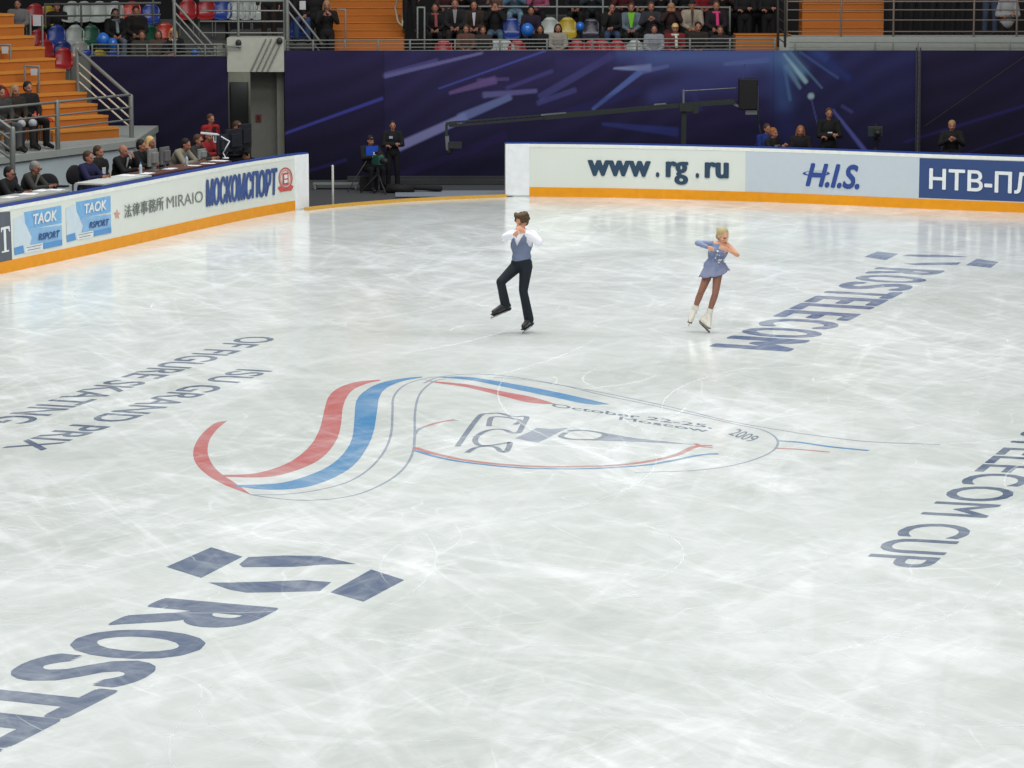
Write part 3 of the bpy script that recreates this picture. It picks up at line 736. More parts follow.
mb.build('lattice', mat('truss grey', (58, 56, 66), .6, .1), o, True)
mb = MB(); mb.tube([A(1060, 35, 70.3), A(1024, 57, 70.3), A(925, 126, 70.3)], .012); tag(mb.build('stay_cable', mat('cable', (46, 42, 42), .8), None, True), 'thin diagonal cable across the dark banner at far right', 'cable')
# ------------------------------------------------------------------ left stand: platform, stairs, fence
PZ = 1.25
pa, pb = G(-60, 164, PZ), G(133, 140.3, PZ)
mb = MB(); q1 = Vector((pb.x, WY - .3, PZ)); q2 = Vector((-22, WY - .3, PZ)); q3 = Vector((-22, pa.y, PZ))
ring = [pa, pb, q1, q2, q3]
def prism(mb, ring, z0, z1, mi=0):
    n = len(ring); vs = [(p[0], p[1], z0) for p in ring] + [(p[0], p[1], z1) for p in ring]
    mb.add(vs, [tuple(range(n - 1, -1, -1)), tuple(range(n, 2 * n))] + [(i, (i + 1) % n, n + (i + 1) % n, n + i) for i in range(n)], mi)
prism(mb, ring, 0, PZ - .14); struct(mb.build('platform_wall', mat('pale grey drape', (172, 184, 188), .85, noise=.2, scale=1.2)))
mb = MB(); dd = (pb - pa).normalized(); nrm = Vector((dd.y, -dd.x, 0)) * .06
prism(mb, [pa + nrm, pb + nrm, q1 + Vector((.06, 0, 0)), q2, q3], PZ - .14, PZ); struct(mb.build('platform_floor', mat('platform concrete', (146, 152, 148), .85)))
up = Vector((math.sin(R(-45)), math.cos(R(-45)), 0)); wd = Vector((-.707, -.707, 0))
C0 = G(119, 137.5, PZ); so = None; RISE = .232; RUN = .37
for i in range(11):
    c = C0 + up * (i * RUN); z = PZ + (i + 1) * RISE; zb0 = PZ
    W = 1.75 if i < 3 else 3.2
    r0, r1 = c, c + wd * W; rg = [r0, r0 + up * 1.2, r1 + up * 1.2, r1]
    m2 = MB(); prism(m2, rg, zb0, z - .05, 0); prism(m2, [r0 - up * .02, r0 + up * 1.2, r1 + up * 1.2, r1 - up * .02], z - .05, z, 1)
    if so is None: so = m2.build('orange_stairs', [M_or, M_orl]); struct(so)
    else: m2.build('step', [M_or, M_orl], so)
# stair hand rail
hr = empty('hand_rail', (0, 0, 0), 0, 'sloping four bar steel handrail down right side of the orange stairs', 'railing')
lo = C0 + Vector((.16, -.05, 0)); hi = lo + up * 1.55
loT = A(131.5, 96, lo.y).z; hiT = A(79, 49, hi.y).z
hi.x = XA(77.5, hi.y, 3); lo.x = XA(131, lo.y, 2)
M_pale = mat('bright steel', (214, 208, 186), .4, .1)
mb = MB(); mb.cap(Vector((lo.x, lo.y, PZ)), Vector((lo.x, lo.y, loT)), .05, n=10, k=2); mb.build('post', M_rail, hr, True)
mb = MB(); mb.cap(Vector((hi.x, hi.y, PZ)), Vector((hi.x, hi.y, hiT)), .05, n=10, k=2); mb.build('post', M_rail, hr, True)
for k, dz in enumerate((0, .27, .47, .67)):
    mb = MB(); mb.tube([Vector((hi.x, hi.y, hiT - dz - .02)), Vector((lo.x, lo.y, loT - dz - .02))], .042 if k == 0 else .02); mb.build('rail_bar', M_rail if k == 0 else M_pale, hr, True)
# platform front fence
fy0 = pa + (pb - pa) * .02; fpt = lambda px: None
def on_edge(px):
    lo_, hi_ = 0.0, 1.0
    for _ in range(30):
        m = (lo_ + hi_) / 2
        if pxof(pa.lerp(pb, m))[0] < px: lo_ = m
        else: hi_ = m
    return pa.lerp(pb, lo_)
E0, E1, E2 = on_edge(-30), on_edge(58), on_edge(131)
tz = A(58, 102, E1.y).z
railing('three bar fence along the platform edge in front of the left spectators', [Vector((E0.x, E0.y, tz)), Vector((E1.x, E1.y, tz)), Vector((E2.x, E2.y, tz))], [0, .27, .53],
        [(Vector((E1.x, E1.y, tz)), tz - PZ)], r=.02, rp=.05, m=M_rail)
nr = empty('hand_rail', (0, 0, 0), 0, 'lower sloping handrail beside the seated judge at far left edge', 'railing')
bz = G(12.5, 170, .9); Yn = 59.5
mb = MB(); mb.cap(A(12.5, 129, Yn), A(12.5, 176, Yn), .055, n=10, k=2); mb.build('post', M_rail, nr, True)
for dy in (0, 11, 21, 30):
    mb = MB(); mb.tube([A(-12, 112 + dy, Yn), A(12.5, 130 + dy, Yn)], .026 if dy else .035); mb.build('rail_bar', M_rail, nr, True)
# ------------------------------------------------------------------ seats
def seat_parts():
    mb = MB(); n = 9; vs = []; fs = []
    prof = [(-.22, .40), (-.10, .43), (.02, .44), (.12, .45), (.18, .49), (.21, .58), (.235, .70), (.25, .80), (.255, .87)]   # y(back +), z
    wds = [.19, .215, .22, .22, .215, .215, .215, .20, .13]
    for side in (0, 1):
        for k, ((y, z), w) in enumerate(zip(prof, wds)):
            for i in range(n):
                t = i / (n - 1) * 2 - 1; cv = .05 * (t * t)
                yy = y - (cv if k > 4 else 0); zz = z + (cv * .7 if k <= 4 else -(abs(t) ** 3) * (.05 if k >= 7 else 0))
                vs.append((t * w, yy + (.02 if side and k > 3 else 0), zz - (.022 if side and k <= 4 else 0)))
    N = len(prof) * n
    def add_side(o, flip):
        for k in range(len(prof) - 1):
            for i in range(n - 1):
                a = o + k * n + i; f = (a, a + 1, a + n + 1, a + n); fs.append(f if not flip else f[::-1])
    add_side(0, False); add_side(N, True)
    K = len(prof)
    border = [i for i in range(n)] + [k * n + n - 1 for k in range(1, K)] + [(K - 1) * n + i for i in range(n - 2, -1, -1)] + [k * n for k in range(K - 2, 0, -1)]
    for i in range(len(border)):
        a, b = border[i], border[(i + 1) % len(border)]; fs.append((b, a, a + N, b + N))
    mb.add(vs, fs); shell = mb.mesh('shell'); shell.polygons.foreach_set('use_smooth', [True] * len(shell.polygons))
    mf = MB()
    for x in (-.16, .16):
        mf.tube([(x, -.15, .0), (x, -.12, .41), (x, .16, .43), (x, .2, .0)], .014, n=6)
    mf.bar((-.16, .02, .42), (.16, .02, .42), .02)
    fr = mf.mesh('frame'); return shell, fr
SHELL, SFRAME = seat_parts()
SC = {'red': (160, 28, 32), 'orange red': (190, 50, 30), 'white': (176, 184, 178), 'yellow': (184, 160, 30), 'blue': (30, 64, 150), 'navy': (30, 46, 110), 'green': (24, 92, 66), 'dark': (44, 42, 60), 'grey': (150, 154, 146)}
MSF = mat('seat leg metal', (110, 112, 110), .5, .3)
proto_seat = None
def seat(px, Y, floor, colr, label, rz=0, group='plastic seats in the stands', sc=1.0):
    global proto_seat
    m = mat('glossy seat plastic', tuple(int(c * .88) for c in SC[colr]), .25, spec=.5)  # plastic darkened in place of weaker light on the stands
    o = empty('stadium_seat', (XA(px, Y, floor + .6), Y, floor), rz, label, 'seat', group)
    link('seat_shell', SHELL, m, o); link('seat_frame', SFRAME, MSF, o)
    o.scale = (sc, sc, sc)
    return o
def fl(px, py_top, Y): return A(px, py_top, Y).z - .87
L1, L2, L3 = ROWY[1], ROWY[2], ROWY[3]
lf = FL['l']; mf_ = FL['m']
# fill behind the stairs on the right: grey block under the upper seats
mb = MB(); a = C0 + up * 1.4
prism(mb, [a + Vector((.02, .2, 0)), Vector((XA(92, 70.1), 70.1, 0)), Vector((XA(30, 70.1), 70.1, 0)), C0 + up * 4.2 + Vector((.05, .25, 0))], PZ, fl(62, 48, 69.9))
struct(mb.build('stand_block', mat('dim grey block', (84, 88, 88), .85)))
seat(37, L2, lf[2] - .1, 'red', 'red plastic seat behind the paper notice')
seat(44, L2 - .7, lf[1] + .12, 'red', 'lower red seat just right of the paper notice')
seat(55.5, L2, lf[2], 'blue', 'blue seat back left of the white seat, upper left stand')
seat(62, L1 + .1, lf[1] + .1, 'navy', 'dark navy seat in front of the blue seat')
seat(74, L2, lf[2], 'white', 'white seat back between the blue seat and the green seat')
seat(79, L1 + .1, lf[1] + .1, 'grey', 'greyish seat in front of the white one')
seat(90, L2, lf[2], 'green', 'dark green seat above the blue balloons')
seat(62.5, 69.9, fl(62, 48, 69.9), 'red', 'lone red seat at foot of the left stand beside the stairs')
seat(86, L1 - .25, lf[1] - .1, 'blue', 'blue seat left of the yellow front row seat')
seat(98, L1 - .25, lf[1] - .1, 'yellow', 'yellow seat in the front row under the balloons')
seat(113, L1 - .25, lf[1] - .1, 'blue', 'blue seat right of the yellow front row seat')
seat(34, L3, lf[3], 'red', 'red seat in top row at upper left corner')
seat(46, L3 + .05, lf[3] - .05, 'yellow', 'yellow seat in top row of the left stand')
for px, lb in ((71, 'white seat in the top row, beside the dark gap'), (83, 'second white seat of the top row in the left stand'), (98.5, 'third white seat of the top row in the left stand'), (114, 'fourth white seat of the top row, behind the scarfed woman')):
    seat(px, L3, lf[3] + .05, 'white', lb)
seat(131, L3, lf[3] + .05, 'orange red', 'orange red seat behind the bearded man in the left stand')
seat(150, L3, lf[3], 'blue', 'blue seat in the top row left of the paper sheet')
seat(148, L2, lf[2], 'green', 'green seat behind the man in the grey jumper')
seat(164.5, L2, lf[2] + .05, 'orange red', 'orange red seat behind the two women')
for px, c, lb in ((187, 'red', 'left red seat behind rails above the doorway'), (206, 'red', 'right red seat behind rails above the doorway'), (222.5, 'blue', 'blue seat behind rails above the doorway'), (236, 'white', 'white seat right of the blue one above the doorway'), (246, 'white', 'narrow looking white seat in middle of the doorway rail'), (258, 'white', 'rightmost white seat behind the doorway rail')):
    seat(px, 74.2, fl(px, -1, 74.2), c, lb)
seat(299, 72.2, fl(299, 17, 72.2), 'blue', 'blue seat left of the woman holding a camera')
seat(328, 72, fl(328, 39, 72), 'navy', 'blue seat showing below the woman holding a camera')
seat(511.5, L2, mf_[2] + .02, 'blue', 'blue seat with shiny balloon look, second row, beside jeans woman')
seat(550, L2, mf_[2] + .03, 'white', 'white seat in second row of the central crowd')
seat(567.5, L2, mf_[2] + .03, 'yellow', 'yellow seat in second row of the central crowd')
seat(591, L2, mf_[2], 'dark', 'dark covered seat right of the yellow one')
for px, c, lb in ((443.5, 'red', 'red front row seat below the woman in the pink collar'), (468, 'blue', 'blue front row seat below the man in the open coat'), (496, 'white', 'narrow white front row seat left of the rail post'), (505.5, 'white', 'white front row seat right of the rail post'), (517, 'red', 'red front row seat beneath the blue balloon seat'),
                  (577, 'red', 'red front row seat beneath the yellow seat'), (592, 'red', 'red front row seat beneath the dark seat'), (602, 'red', 'red front row seat right of the middle post'), (617.5, 'red', 'red front row seat beneath the clapping person in black'), (635, 'white', 'white front row seat beneath the green jacket')):
    seat(px, L1, mf_[1] - .03, c, lb)
def balloon(px, py, Y, r, label):
    o = empty('balloon', A(px, py, Y), 0, label, 'balloon', 'blue balloons among the spectators'); m = mat('blue balloon', (30, 100, 186), .2, spec=.6)
    mb = MB(); mb.ell((0, 0, 0), (r, r, r * 1.12)); mb.build('balloon_skin', m, o, True)
    mb = MB(); mb.cap((0, 0, -r * 1.12), (0, 0, -r * 1.25), .005, .014, n=8); mb.build('knot', m, o, True)
balloon(103, 40, 71.2, .155, 'larger blue balloon in front of the green seat')
balloon(112.5, 43.5, 71.1, .115, 'smaller blue balloon beside the larger one')
balloon(195, 52.5, 71.0, .09, 'small blue balloon at right end of the left low rail')
balloon(527.5, 30, 71.7, .15, 'bright blue balloon in the central crowd near the dark haired child')
balloon(580, 26.5, 72.4, .1, 'pale blue balloon right of the yellow seat')
# ------------------------------------------------------------------ people
def basis(fwd, upv=Vector((0, 0, 1))):
    f = Vector(fwd).normalized(); r = f.cross(Vector(upv)).normalized(); u = r.cross(f).normalized()
    return Matrix((( r.x, f.x, u.x), (r.y, f.y, u.y), (r.z, f.z, u.z)))      # columns: right, forward, up
def hand_prims(mb, wr, el, curl, s, side_vec, fing=.009):
    d = (Vector(wr) - Vector(el)).normalized(); sv = Vector(side_vec); sv = (sv - d * sv.dot(d)).normalized(); nrm = d.cross(sv)
    M = Matrix(((sv.x, nrm.x, d.x), (sv.y, nrm.y, d.y), (sv.z, nrm.z, d.z)))
    wr = Vector(wr); mb.ell(wr + d * .05 * s, (.041 * s, .017 * s, .055 * s), M)
    for k, (o, L) in enumerate(((-.028, .066), (-.010, .076), (.010, .071), (.027, .055))):
        b = wr + d * .088 * s + sv * o * s; m = b + (d * math.cos(curl * .6) + nrm * math.sin(curl * .6)) * L * .55 * s
        e = m + (d * math.cos(curl * 1.5) + nrm * math.sin(curl * 1.5)) * L * .5 * s
        mb.cap(b, m, fing * s, fing * .95 * s, n=8, k=3); mb.cap(m, e, fing * .95 * s, fing * .8 * s, n=8, k=3)
    t0 = wr + d * .03 * s - sv * .03 * s; t1 = t0 + (d * .6 - sv * .8).normalized() * .035 * s; t2 = t1 + (d * .85 - sv * .35 + nrm * .35).normalized() * .03 * s
    mb.cap(t0, t1, .013 * s, .011 * s, n=8, k=3); mb.cap(t1, t2, .011 * s, .009 * s, n=8, k=3)
def head_prims(mb, c, fwd, upv, s, female=False):
    M = basis(fwd, upv); g = lambda x, y, z: Vector(c) + M @ Vector((x * s, y * s, z * s))
    mb.ell(g(0, -.012, .025), (.076 * s, .092 * s, .092 * s), M)                  # skull
    mb.ell(g(0, .022, -.03), (.06 * s, .066 * s, .082 * s), M)                    # face
    mb.ell(g(0, .052, -.088), (.027 * s, .026 * s, .022 * s), M)                  # chin
    mb.cap(g(0, .084, .012), g(0, .106, -.028), .009 * s, .015 * s, n=8)           # nose
    mb.ell(g(0, .086, -.062), (.022 * s, .010 * s, .010 * s), M)                  # mouth
    mb.cap(g(-.035, .078, .026), g(.035, .078, .026), .010 * s, .010 * s, n=8)     # brow
    for x in (-1, 1):
        mb.ell(g(x * .078, -.005, -.012), (.009 * s, .019 * s, .03 * s), M)         # ears
        mb.ell(g(x * .04, .056, -.032), (.022 * s, .022 * s, .024 * s), M)          # cheeks
    return g, M
def torso_prims(mb, J, inf=0.0, fem=False, low=True):
    P, C = Vector(J['pelvis']), Vector(J['chest']); N = Vector(J['neck'])
    ax = (Vector(J['shb']) - Vector(J['sha'])).normalized(); up_ = (N - P).normalized()
    hx = (Vector(J['hipb']) - Vector(J['hipa'])).normalized()
    f1 = up_.cross(ax); Mx = Matrix(((ax.x, f1.x, up_.x), (ax.y, f1.y, up_.y), (ax.z, f1.z, up_.z)))
    u2 = (C - P).normalized(); f2 = u2.cross(hx).normalized(); h2 = f2.cross(u2); M2 = Matrix(((h2.x, f2.x, u2.x), (h2.y, f2.y, u2.y), (h2.z, f2.z, u2.z)))
    w = .88 if fem else 1.0
    if low: mb.ell(P, ((.158 if not fem else .155) + inf, .115 + inf, .13 + inf), M2)
    mb.ell(P.lerp(C, .5), (.132 * w + inf, .098 * w + inf, .17), M2)
    mb.ell(C, (.165 * w + inf, .112 * w + inf, .175 + inf), Mx)
    mb.ell(C.lerp(N, .55), (.15 * w + inf, .085 + inf, .10), Mx)
    if fem:
        for k in (-1, 1): mb.ell(C - f1 * .085 * 1 + ax * k * .065 + up_ * .0, (.055 + inf, .05 + inf, .055 + inf), Mx)
    for k in ('sha', 'shb'):
        mb.cap(C.lerp(N, .8), Vector(J[k]), .06 + inf, (.052 * w) + inf)
def arm_prims(mb, J, k, inf=0.0, s=1.0, end=1.0, fem=False):
    w = .82 if fem else 1.0; S, E, W = Vector(J['sh' + k]), Vector(J['el' + k]), Vector(J['wr' + k])
    mb.cap(S, E, (.054 * w + inf), (.041 * w + inf)); e = E.lerp(W, end)
    mb.cap(E, e, (.042 * w + inf), (.042 - .014 * end) * w + inf)
def leg_prims(mb, J, k, inf=0.0, end=1.0, fem=False, flare=0.0):
    w = .8 if fem else 1.0; h, n, a = Vector(J['hip' + k]), Vector(J['kn' + k]), Vector(J['an' + k]); e = n.lerp(a, end)
    mb.cap(h, n, .088 * w + inf, .056 * w + inf); mid = n.lerp(a, .33)
    d = (a - n).normalized(); back = Vector((0, .012, 0))
    mb.cap(n, mid + back, .054 * w + inf, .056 * w + inf); mb.cap(mid + back, e, .056 * w + inf, .036 * w + inf + flare)
def foot_prims(mb, J, k, inf=0.0):
    a, t = Vector(J['an' + k]), Vector(J['to' + k]); heel = a + (a - t) * .22; heel.z = min(a.z, t.z + .03) if abs(a.z - t.z) < .12 else heel.z
    mb.cap(a, a.lerp(t, .45), .04 + inf, .036 + inf); mb.cap(a.lerp(t, .3), t, .038 + inf, .027 + inf); mb.cap(a, heel, .038 + inf, .03 + inf)
def body_mesh(J, voxel, fem=False, s_hand=1.0, curl=.6, name='person'):
    mb = MB(); torso_prims(mb, J, 0, fem)
    N, Hc = Vector(J['neck']), Vector(J['head']); mb.cap(N - Vector((0, 0, .03)), Hc - Vector((0, 0, .06)), .052 if not fem else .043, .05 if not fem else .041)
    g, M = head_prims(mb, J['head'], J['face'], J.get('headup', (0, 0, 1)), 1.0, fem)
    for k in ('a', 'b'):
        arm_prims(mb, J, k, 0, fem=fem); leg_prims(mb, J, k, 0, fem=fem); foot_prims(mb, J, k) if voxel > .01 else mb.cap(J['an' + k], Vector(J['an' + k]).lerp(Vector(J['to' + k]), .8), .034, .024)
        hand_prims(mb, J['wr' + k], J.get('hb' + k, J['el' + k]), J.get('curl', curl), s_hand, J.get('hs' + k, (0, 0, 1)))
    me = remesh(mb, voxel, 3, name)
    # slots: 0 skin 1 eyes 2 lips
    ey = [g(-.031, .082, -.0), g(.031, .082, -.0)]; lp = g(0, .095, -.062)
    idx = []
    for p in me.polygons:
        c = p.center; i = 0
        if (c - lp).length < .024 and abs((M.transposed() @ (c - lp)).z) < .008: i = 2
        for e in ey:
            q = M.transposed() @ (c - e)
            if abs(q.x) < .014 and abs(q.z) < .0075 and abs(q.y) < .03: i = 1
        idx.append(i)
    return me, idx
def hair_mesh(J, style, voxel=.013):
    mb = MB(); M = basis(J['face'], J.get('headup', (0, 0, 1))); c = Vector(J['head']); g = lambda x, y, z: c + M @ Vector((x, y, z))
    mb.ell(g(0, -.026, .042), (.086, .094, .088), M)
    mb.ell(g(0, -.05, .0), (.08, .065, .09), M)
    if style in ('long', 'bob'):
        L = -.26 if style == 'long' else -.12
        for x in (-1, 1): mb.cap(g(x * .07, -.02, .02), g(x * .085, -.03, L), .032, .03)
        mb.cap(g(0, -.08, 0), g(0, -.10, L), .06, .05)
    if style == 'curly':
        for i in range(34):
            a = i * 2.4; h = -.02 + .13 * ((i * 7) % 34) / 34; rr3 = .085 * math.sqrt(max(.05, 1 - ((h - .03) / .13) ** 2))
            y = rr3 * math.sin(a) - .02
            if y > .045 and h < .075: continue
            mb.ell(g(rr3 * math.cos(a) * 1.08, y * 1.05 - .004, h + .02), (.032, .032, .028), M)
    if style == 'bun': mb.ell(g(0, -.115, .05), (.04, .035, .04), M)
    if style == 'cap':
        mb.ell(g(0, .05, .055), (.07, .075, .012), M)
    return remesh(mb, voxel, 2, 'hair')
def jacket_mesh(J, fem=False, voxel=.016, end=.93, inf=.022):
    mb = MB(); torso_prims(mb, J, inf, fem)
    for k in ('a', 'b'): arm_prims(mb, J, k, inf * .8, end=end, fem=fem)
    N = Vector(J['neck']); mb.cap(N - Vector((0, 0, .06)), N + Vector((0, 0, -.012)), .075, .066)
    return remesh(mb, voxel, 2, 'jacket')
def trouser_mesh(J, fem=False, voxel=.016, inf=.014, end=.96):
    mb = MB(); P, C = Vector(J['pelvis']), Vector(J['chest']); mb.ell(P, (.172, .13, .14))
    for k in ('a', 'b'): leg_prims(mb, J, k, inf, end, fem, .014)
    return remesh(mb, voxel, 2, 'trousers')
def shoe_mesh(J, k, voxel=.014):
    mb = MB(); foot_prims(mb, J, k, .012); a, t = Vector(J['an' + k]), Vector(J['to' + k]); zz = min(a.z, t.z) - .03
    return remesh(mb, voxel, 2, 'shoe')
def J_seated(lean=0.0, arms='lap', turn=0.0, leg=0.0, hd=0.0, elev=1.0):
    J = dict(pelvis=(0, .02, .56), chest=(0, -.02 - lean * .6, .86), neck=(0, -.02 - lean, 1.0), sha=(-.18, -.01 - lean, .965), shb=(.18, -.01 - lean, .965),
             hipa=(-.09, 0, .53), hipb=(.09, 0, .53), kna=(-.13, -.44, .51), knb=(.13, -.44, .51), ana=(-.13, -.42 - leg, .10), anb=(.13, -.42, .10), toa=(-.15, -.6 - leg, .045), tob=(.15, -.6, .045))
    J['head'] = (hd * .05, -.05 - lean * 1.25, 1.145 - lean * .15); J['face'] = (math.sin(turn), -math.cos(turn), -.12 - lean * .8)
    l = lean
    if arms == 'lap': J.update(ela=(-.215, -.08 - l, .72), elb=(.215, -.08 - l, .72), wra=(-.09, -.27 - l * .5, .64), wrb=(.09, -.25 - l * .5, .64))
    if arms == 'chin': J.update(ela=(-.2, -.24 - l, .76), elb=(.25, -.08 - l, .72), wra=(-.09, -.17 - l, .97), wrb=(.02, -.28 - l * .5, .68))
    if arms == 'clap': J.update(ela=(-.25, -.12 - l, .75), elb=(.25, -.12 - l, .75), wra=(-.07, -.31 - l, .86), wrb=(.07, -.31 - l, .87))
    if arms == 'camera': J.update(ela=(-.22, -.22 - l, .86), elb=(.22, -.22 - l, .86), wra=(-.08, -.2 - l * 1.2, 1.06), wrb=(.08, -.2 - l * 1.2, 1.06))
    if arms == 'desk': J.update(ela=(-.25, -.2 - l, .76), elb=(.25, -.18 - l, .76), wra=(-.14, -.42 - l, .80), wrb=(.12, -.40 - l, .80))
    if arms == 'deskchin': J.update(ela=(-.24, -.2 - l, .76), elb=(.2, -.26 - l, .80), wra=(-.12, -.42 - l, .80), wrb=(.09, -.22 - l * 1.25, 1.0))
    return J
def J_stand(arms='folded', turn=0.0):
    J = dict(pelvis=(0, 0, .95), chest=(0, 0, 1.28), neck=(0, .01, 1.46), sha=(-.19, 0, 1.42), shb=(.19, 0, 1.42), hipa=(-.09, 0, .92), hipb=(.09, 0, .92), kna=(-.11, -.02, .5), knb=(.11, -.02, .5),
             ana=(-.12, .02, .09), anb=(.12, .02, .09), toa=(-.15, -.14, .045), tob=(.15, -.14, .045), head=(0, -.02, 1.62), face=(math.sin(turn), -math.cos(turn), -.15))
    if arms == 'folded': J.update(ela=(-.24, -.1, 1.14), elb=(.24, -.1, 1.14), wra=(.04, -.2, 1.16), wrb=(-.04, -.17, 1.12))
    if arms == 'camera': J.update(ela=(-.25, -.14, 1.2), elb=(.25, -.14, 1.2), wra=(-.09, -.27, 1.38), wrb=(.09, -.27, 1.38))
    if arms == 'down': J.update(ela=(-.25, .03, 1.14), elb=(.25, .03, 1.14), wra=(-.25, -.07, .92), wrb=(.25, -.07, .92))
    return J
PC = {}
def pose(key):
    if key in PC: return PC[key]
    n, *a = key
    J = J_seated(*a) if n == 'sit' else J_stand(*a)
    me, idx = body_mesh(J, .015); hm = {st: hair_mesh(J, st) for st in ('short', 'long', 'bob', 'cap')}
    d = dict(body=me, idx=idx, J=J, hair=hm, jacket=jacket_mesh(J), trousers=trouser_mesh(J), sa=shoe_mesh(J, 'a'), sb=shoe_mesh(J, 'b'))
    for m in ('skin', 'eye', 'lip'): me.materials.append(mat(m, (200, 150, 120)))
    me.polygons.foreach_set('material_index', idx)
    PC[key] = d; return d
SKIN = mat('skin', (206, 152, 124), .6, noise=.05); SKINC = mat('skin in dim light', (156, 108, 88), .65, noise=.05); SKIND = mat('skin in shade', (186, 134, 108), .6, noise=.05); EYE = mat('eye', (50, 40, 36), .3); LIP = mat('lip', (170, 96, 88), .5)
SHOE = mat('dark shoe', (30, 28, 28), .5)
HC = {'black': (30, 26, 26), 'brown': (70, 50, 38), 'blonde': (198, 168, 112), 'grey': (128, 128, 124), 'ginger': (140, 90, 50), 'bald': None, 'fair': (150, 120, 84)}
def person(loc, rz, key, jacket, trousers, hair, style, label, sc=1.0, extra=None, group=None):
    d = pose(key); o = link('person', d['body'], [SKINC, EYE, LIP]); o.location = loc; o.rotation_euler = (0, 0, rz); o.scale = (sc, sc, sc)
    tag(o, label, 'person', group)
    jacket = tuple(int(c * .72) for c in jacket); trousers = tuple(int(c * .76) for c in trousers)  # dimmer light away from the ice, put into the cloth colours
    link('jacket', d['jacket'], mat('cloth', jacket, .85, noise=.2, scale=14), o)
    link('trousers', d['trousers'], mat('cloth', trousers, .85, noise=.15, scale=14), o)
    if HC.get(hair): link('hair' if style != 'cap' else 'cap', d['hair'][style], mat('hair', HC[hair], .7, noise=.25, scale=30), o)
    link('shoe', d['sa'], SHOE, o); link('shoe', d['sb'], SHOE, o)
    J = d['J']
    if extra:
        for (nm, c, sz, rgb) in extra:
            mb = MB()
            if nm in ('scarf', 'collar'):
                N = Vector(J['neck'])
                for i in range(14):
                    a = 2 * math.pi * i / 14; b = 2 * math.pi * (i + 1) / 14
                    mb.cap(N + Vector((.085 * math.cos(a), .085 * math.sin(a) - .01, -.005)), N + Vector((.085 * math.cos(b), .085 * math.sin(b) - .01, -.005)), .03, n=8, k=2)
                mb.cap(N + Vector((.02, -.1, -.03)), N + Vector((.03, -.15, -.28)), .035, .04)
                mb.build(nm, mat('scarf', rgb, .9), o, True)
            elif nm in ('shirt_front', 'bib', 'badge', 'lanyard_badge', 'shirt'):
                C = Vector(J['chest']); w, h = sz; px_, pz_ = c; n_ = 8; vs = []; fs = []
                N = Vector(J['neck']); P = Vector(J['pelvis']); ax = (N - P).normalized()
                for side in (0, 1):
                    for iz in range(n_ + 1):
                        for ix in range(n_ + 1):
                            x = px_ + (ix / n_ - .5) * w * (1 if nm != 'shirt_front' else (.25 + .75 * iz / n_)); tz_ = pz_ + (iz / n_ - .5) * h
                            y = -.142 * math.sqrt(max(.1, 1 - (x / .215) ** 2)) - (.0 if side else .012)
                            q_ = C + ax * tz_; vs.append((x, q_.y + y, q_.z))
                NN = (n_ + 1) ** 2
                for s_ in (0, 1):
                    for iz in range(n_):
                        for ix in range(n_):
                            a = s_ * NN + iz * (n_ + 1) + ix; f = (a, a + 1, a + n_ + 2, a + n_ + 1); fs.append(f)
                mb.add(vs, fs); mb.build(nm, mat('cloth front', rgb, .8), o, True)
            elif nm == 'glasses':
                hc = Vector(J['head']); M = basis(J['face'])
                for x in (-.034, .034): mb.box(hc + M @ Vector((x, .103, .004)), (.05, .01, .034), M=M)
                mb.bar(hc + M @ Vector((-.03, .105, .01)), hc + M @ Vector((.03, .105, .01)), .006); mb.build('sunglasses' if rgb == (20, 20, 22) else 'glasses', mat('lens', rgb, .2), o)
    return o
def aud(px, row, sec, arms, jk, tr, hair, style, label, sc=1.0, extra=None, rz=0.0, dz=0.0, lean=0.0, dY=0.0):
    Y = ROWY[row] + dY; z = FL[sec][row] + dz
    key = ('sit', lean, arms, round(rz * .0, 1))
    return person((XA(px, Y, z + 1), Y, z), rz, key, jk, tr, hair, style, label, sc, extra, group='spectators seated in the upper stands')
BK = (34, 32, 34); BK2 = (44, 42, 46); NVc = (36, 40, 62); BR = (72, 54, 44); JE = (74, 92, 126)
# left stand
aud(115, 2, 'l', 'lap', BK, (120, 132, 150), 'black', 'long', 'woman in black coat and grey scarf seated beside the blue balloons', extra=[('scarf', 0, 0, (120, 136, 138))], rz=.3, dY=-.2)
aud(136, 2, 'l', 'lap', (46, 44, 42), BK, 'black', 'short', 'bearded dark haired man in a black coat seated right of the scarfed woman', 1.04, rz=.2)
aud(142, 1, 'l', 'lap', (84, 80, 72), BK, 'brown', 'short', 'man in grey brown jumper in front row below the bearded man', rz=.15, dz=-.05, dY=.12)
aud(158, 1, 'l', 'lap', (104, 90, 76), BK2, 'brown', 'long', 'long haired woman in tan top, front row, left of the blonde child', .97, rz=.2)
aud(173, 1, 'l', 'chin', BK, BK, 'blonde', 'bob', 'blonde person with pale scarf, black coat, front row near the sloping rail', 1.0, [('scarf', 0, 0, (196, 196, 190))], rz=.1, dY=.1)
aud(57, 3, 'l', 'lap', BK, BK, 'black', 'short', 'person in black in the top row right of the yellow seat', dz=-.35)
aud(18, 3, 'l', 'lap', (150, 146, 148), BK, 'black', 'short', 'person in grey jacket at upper left corner beside the stairs', dz=-.25, dY=-1.2)
person((XA(270, 72.2), 72.2, 2.98), 0, ('stand', 'down'), BK, (52, 40, 36), 'black', 'short', 'person in dark clothes standing behind rail above the doorway')
person((XA(305, 72.3), 72.0, 2.5), 0, ('sit', 0.0, 'lap', 0.0), BK, (60, 84, 130), 'black', 'short', 'spectator in black top with pale shirt left of the woman with a camera', extra=[('badge', (0, .0), (.14, .2), (196, 200, 200))]).location.z = A(305, -12, 72.0).z - 1.25
zf = A(328, 47, 71.5).z
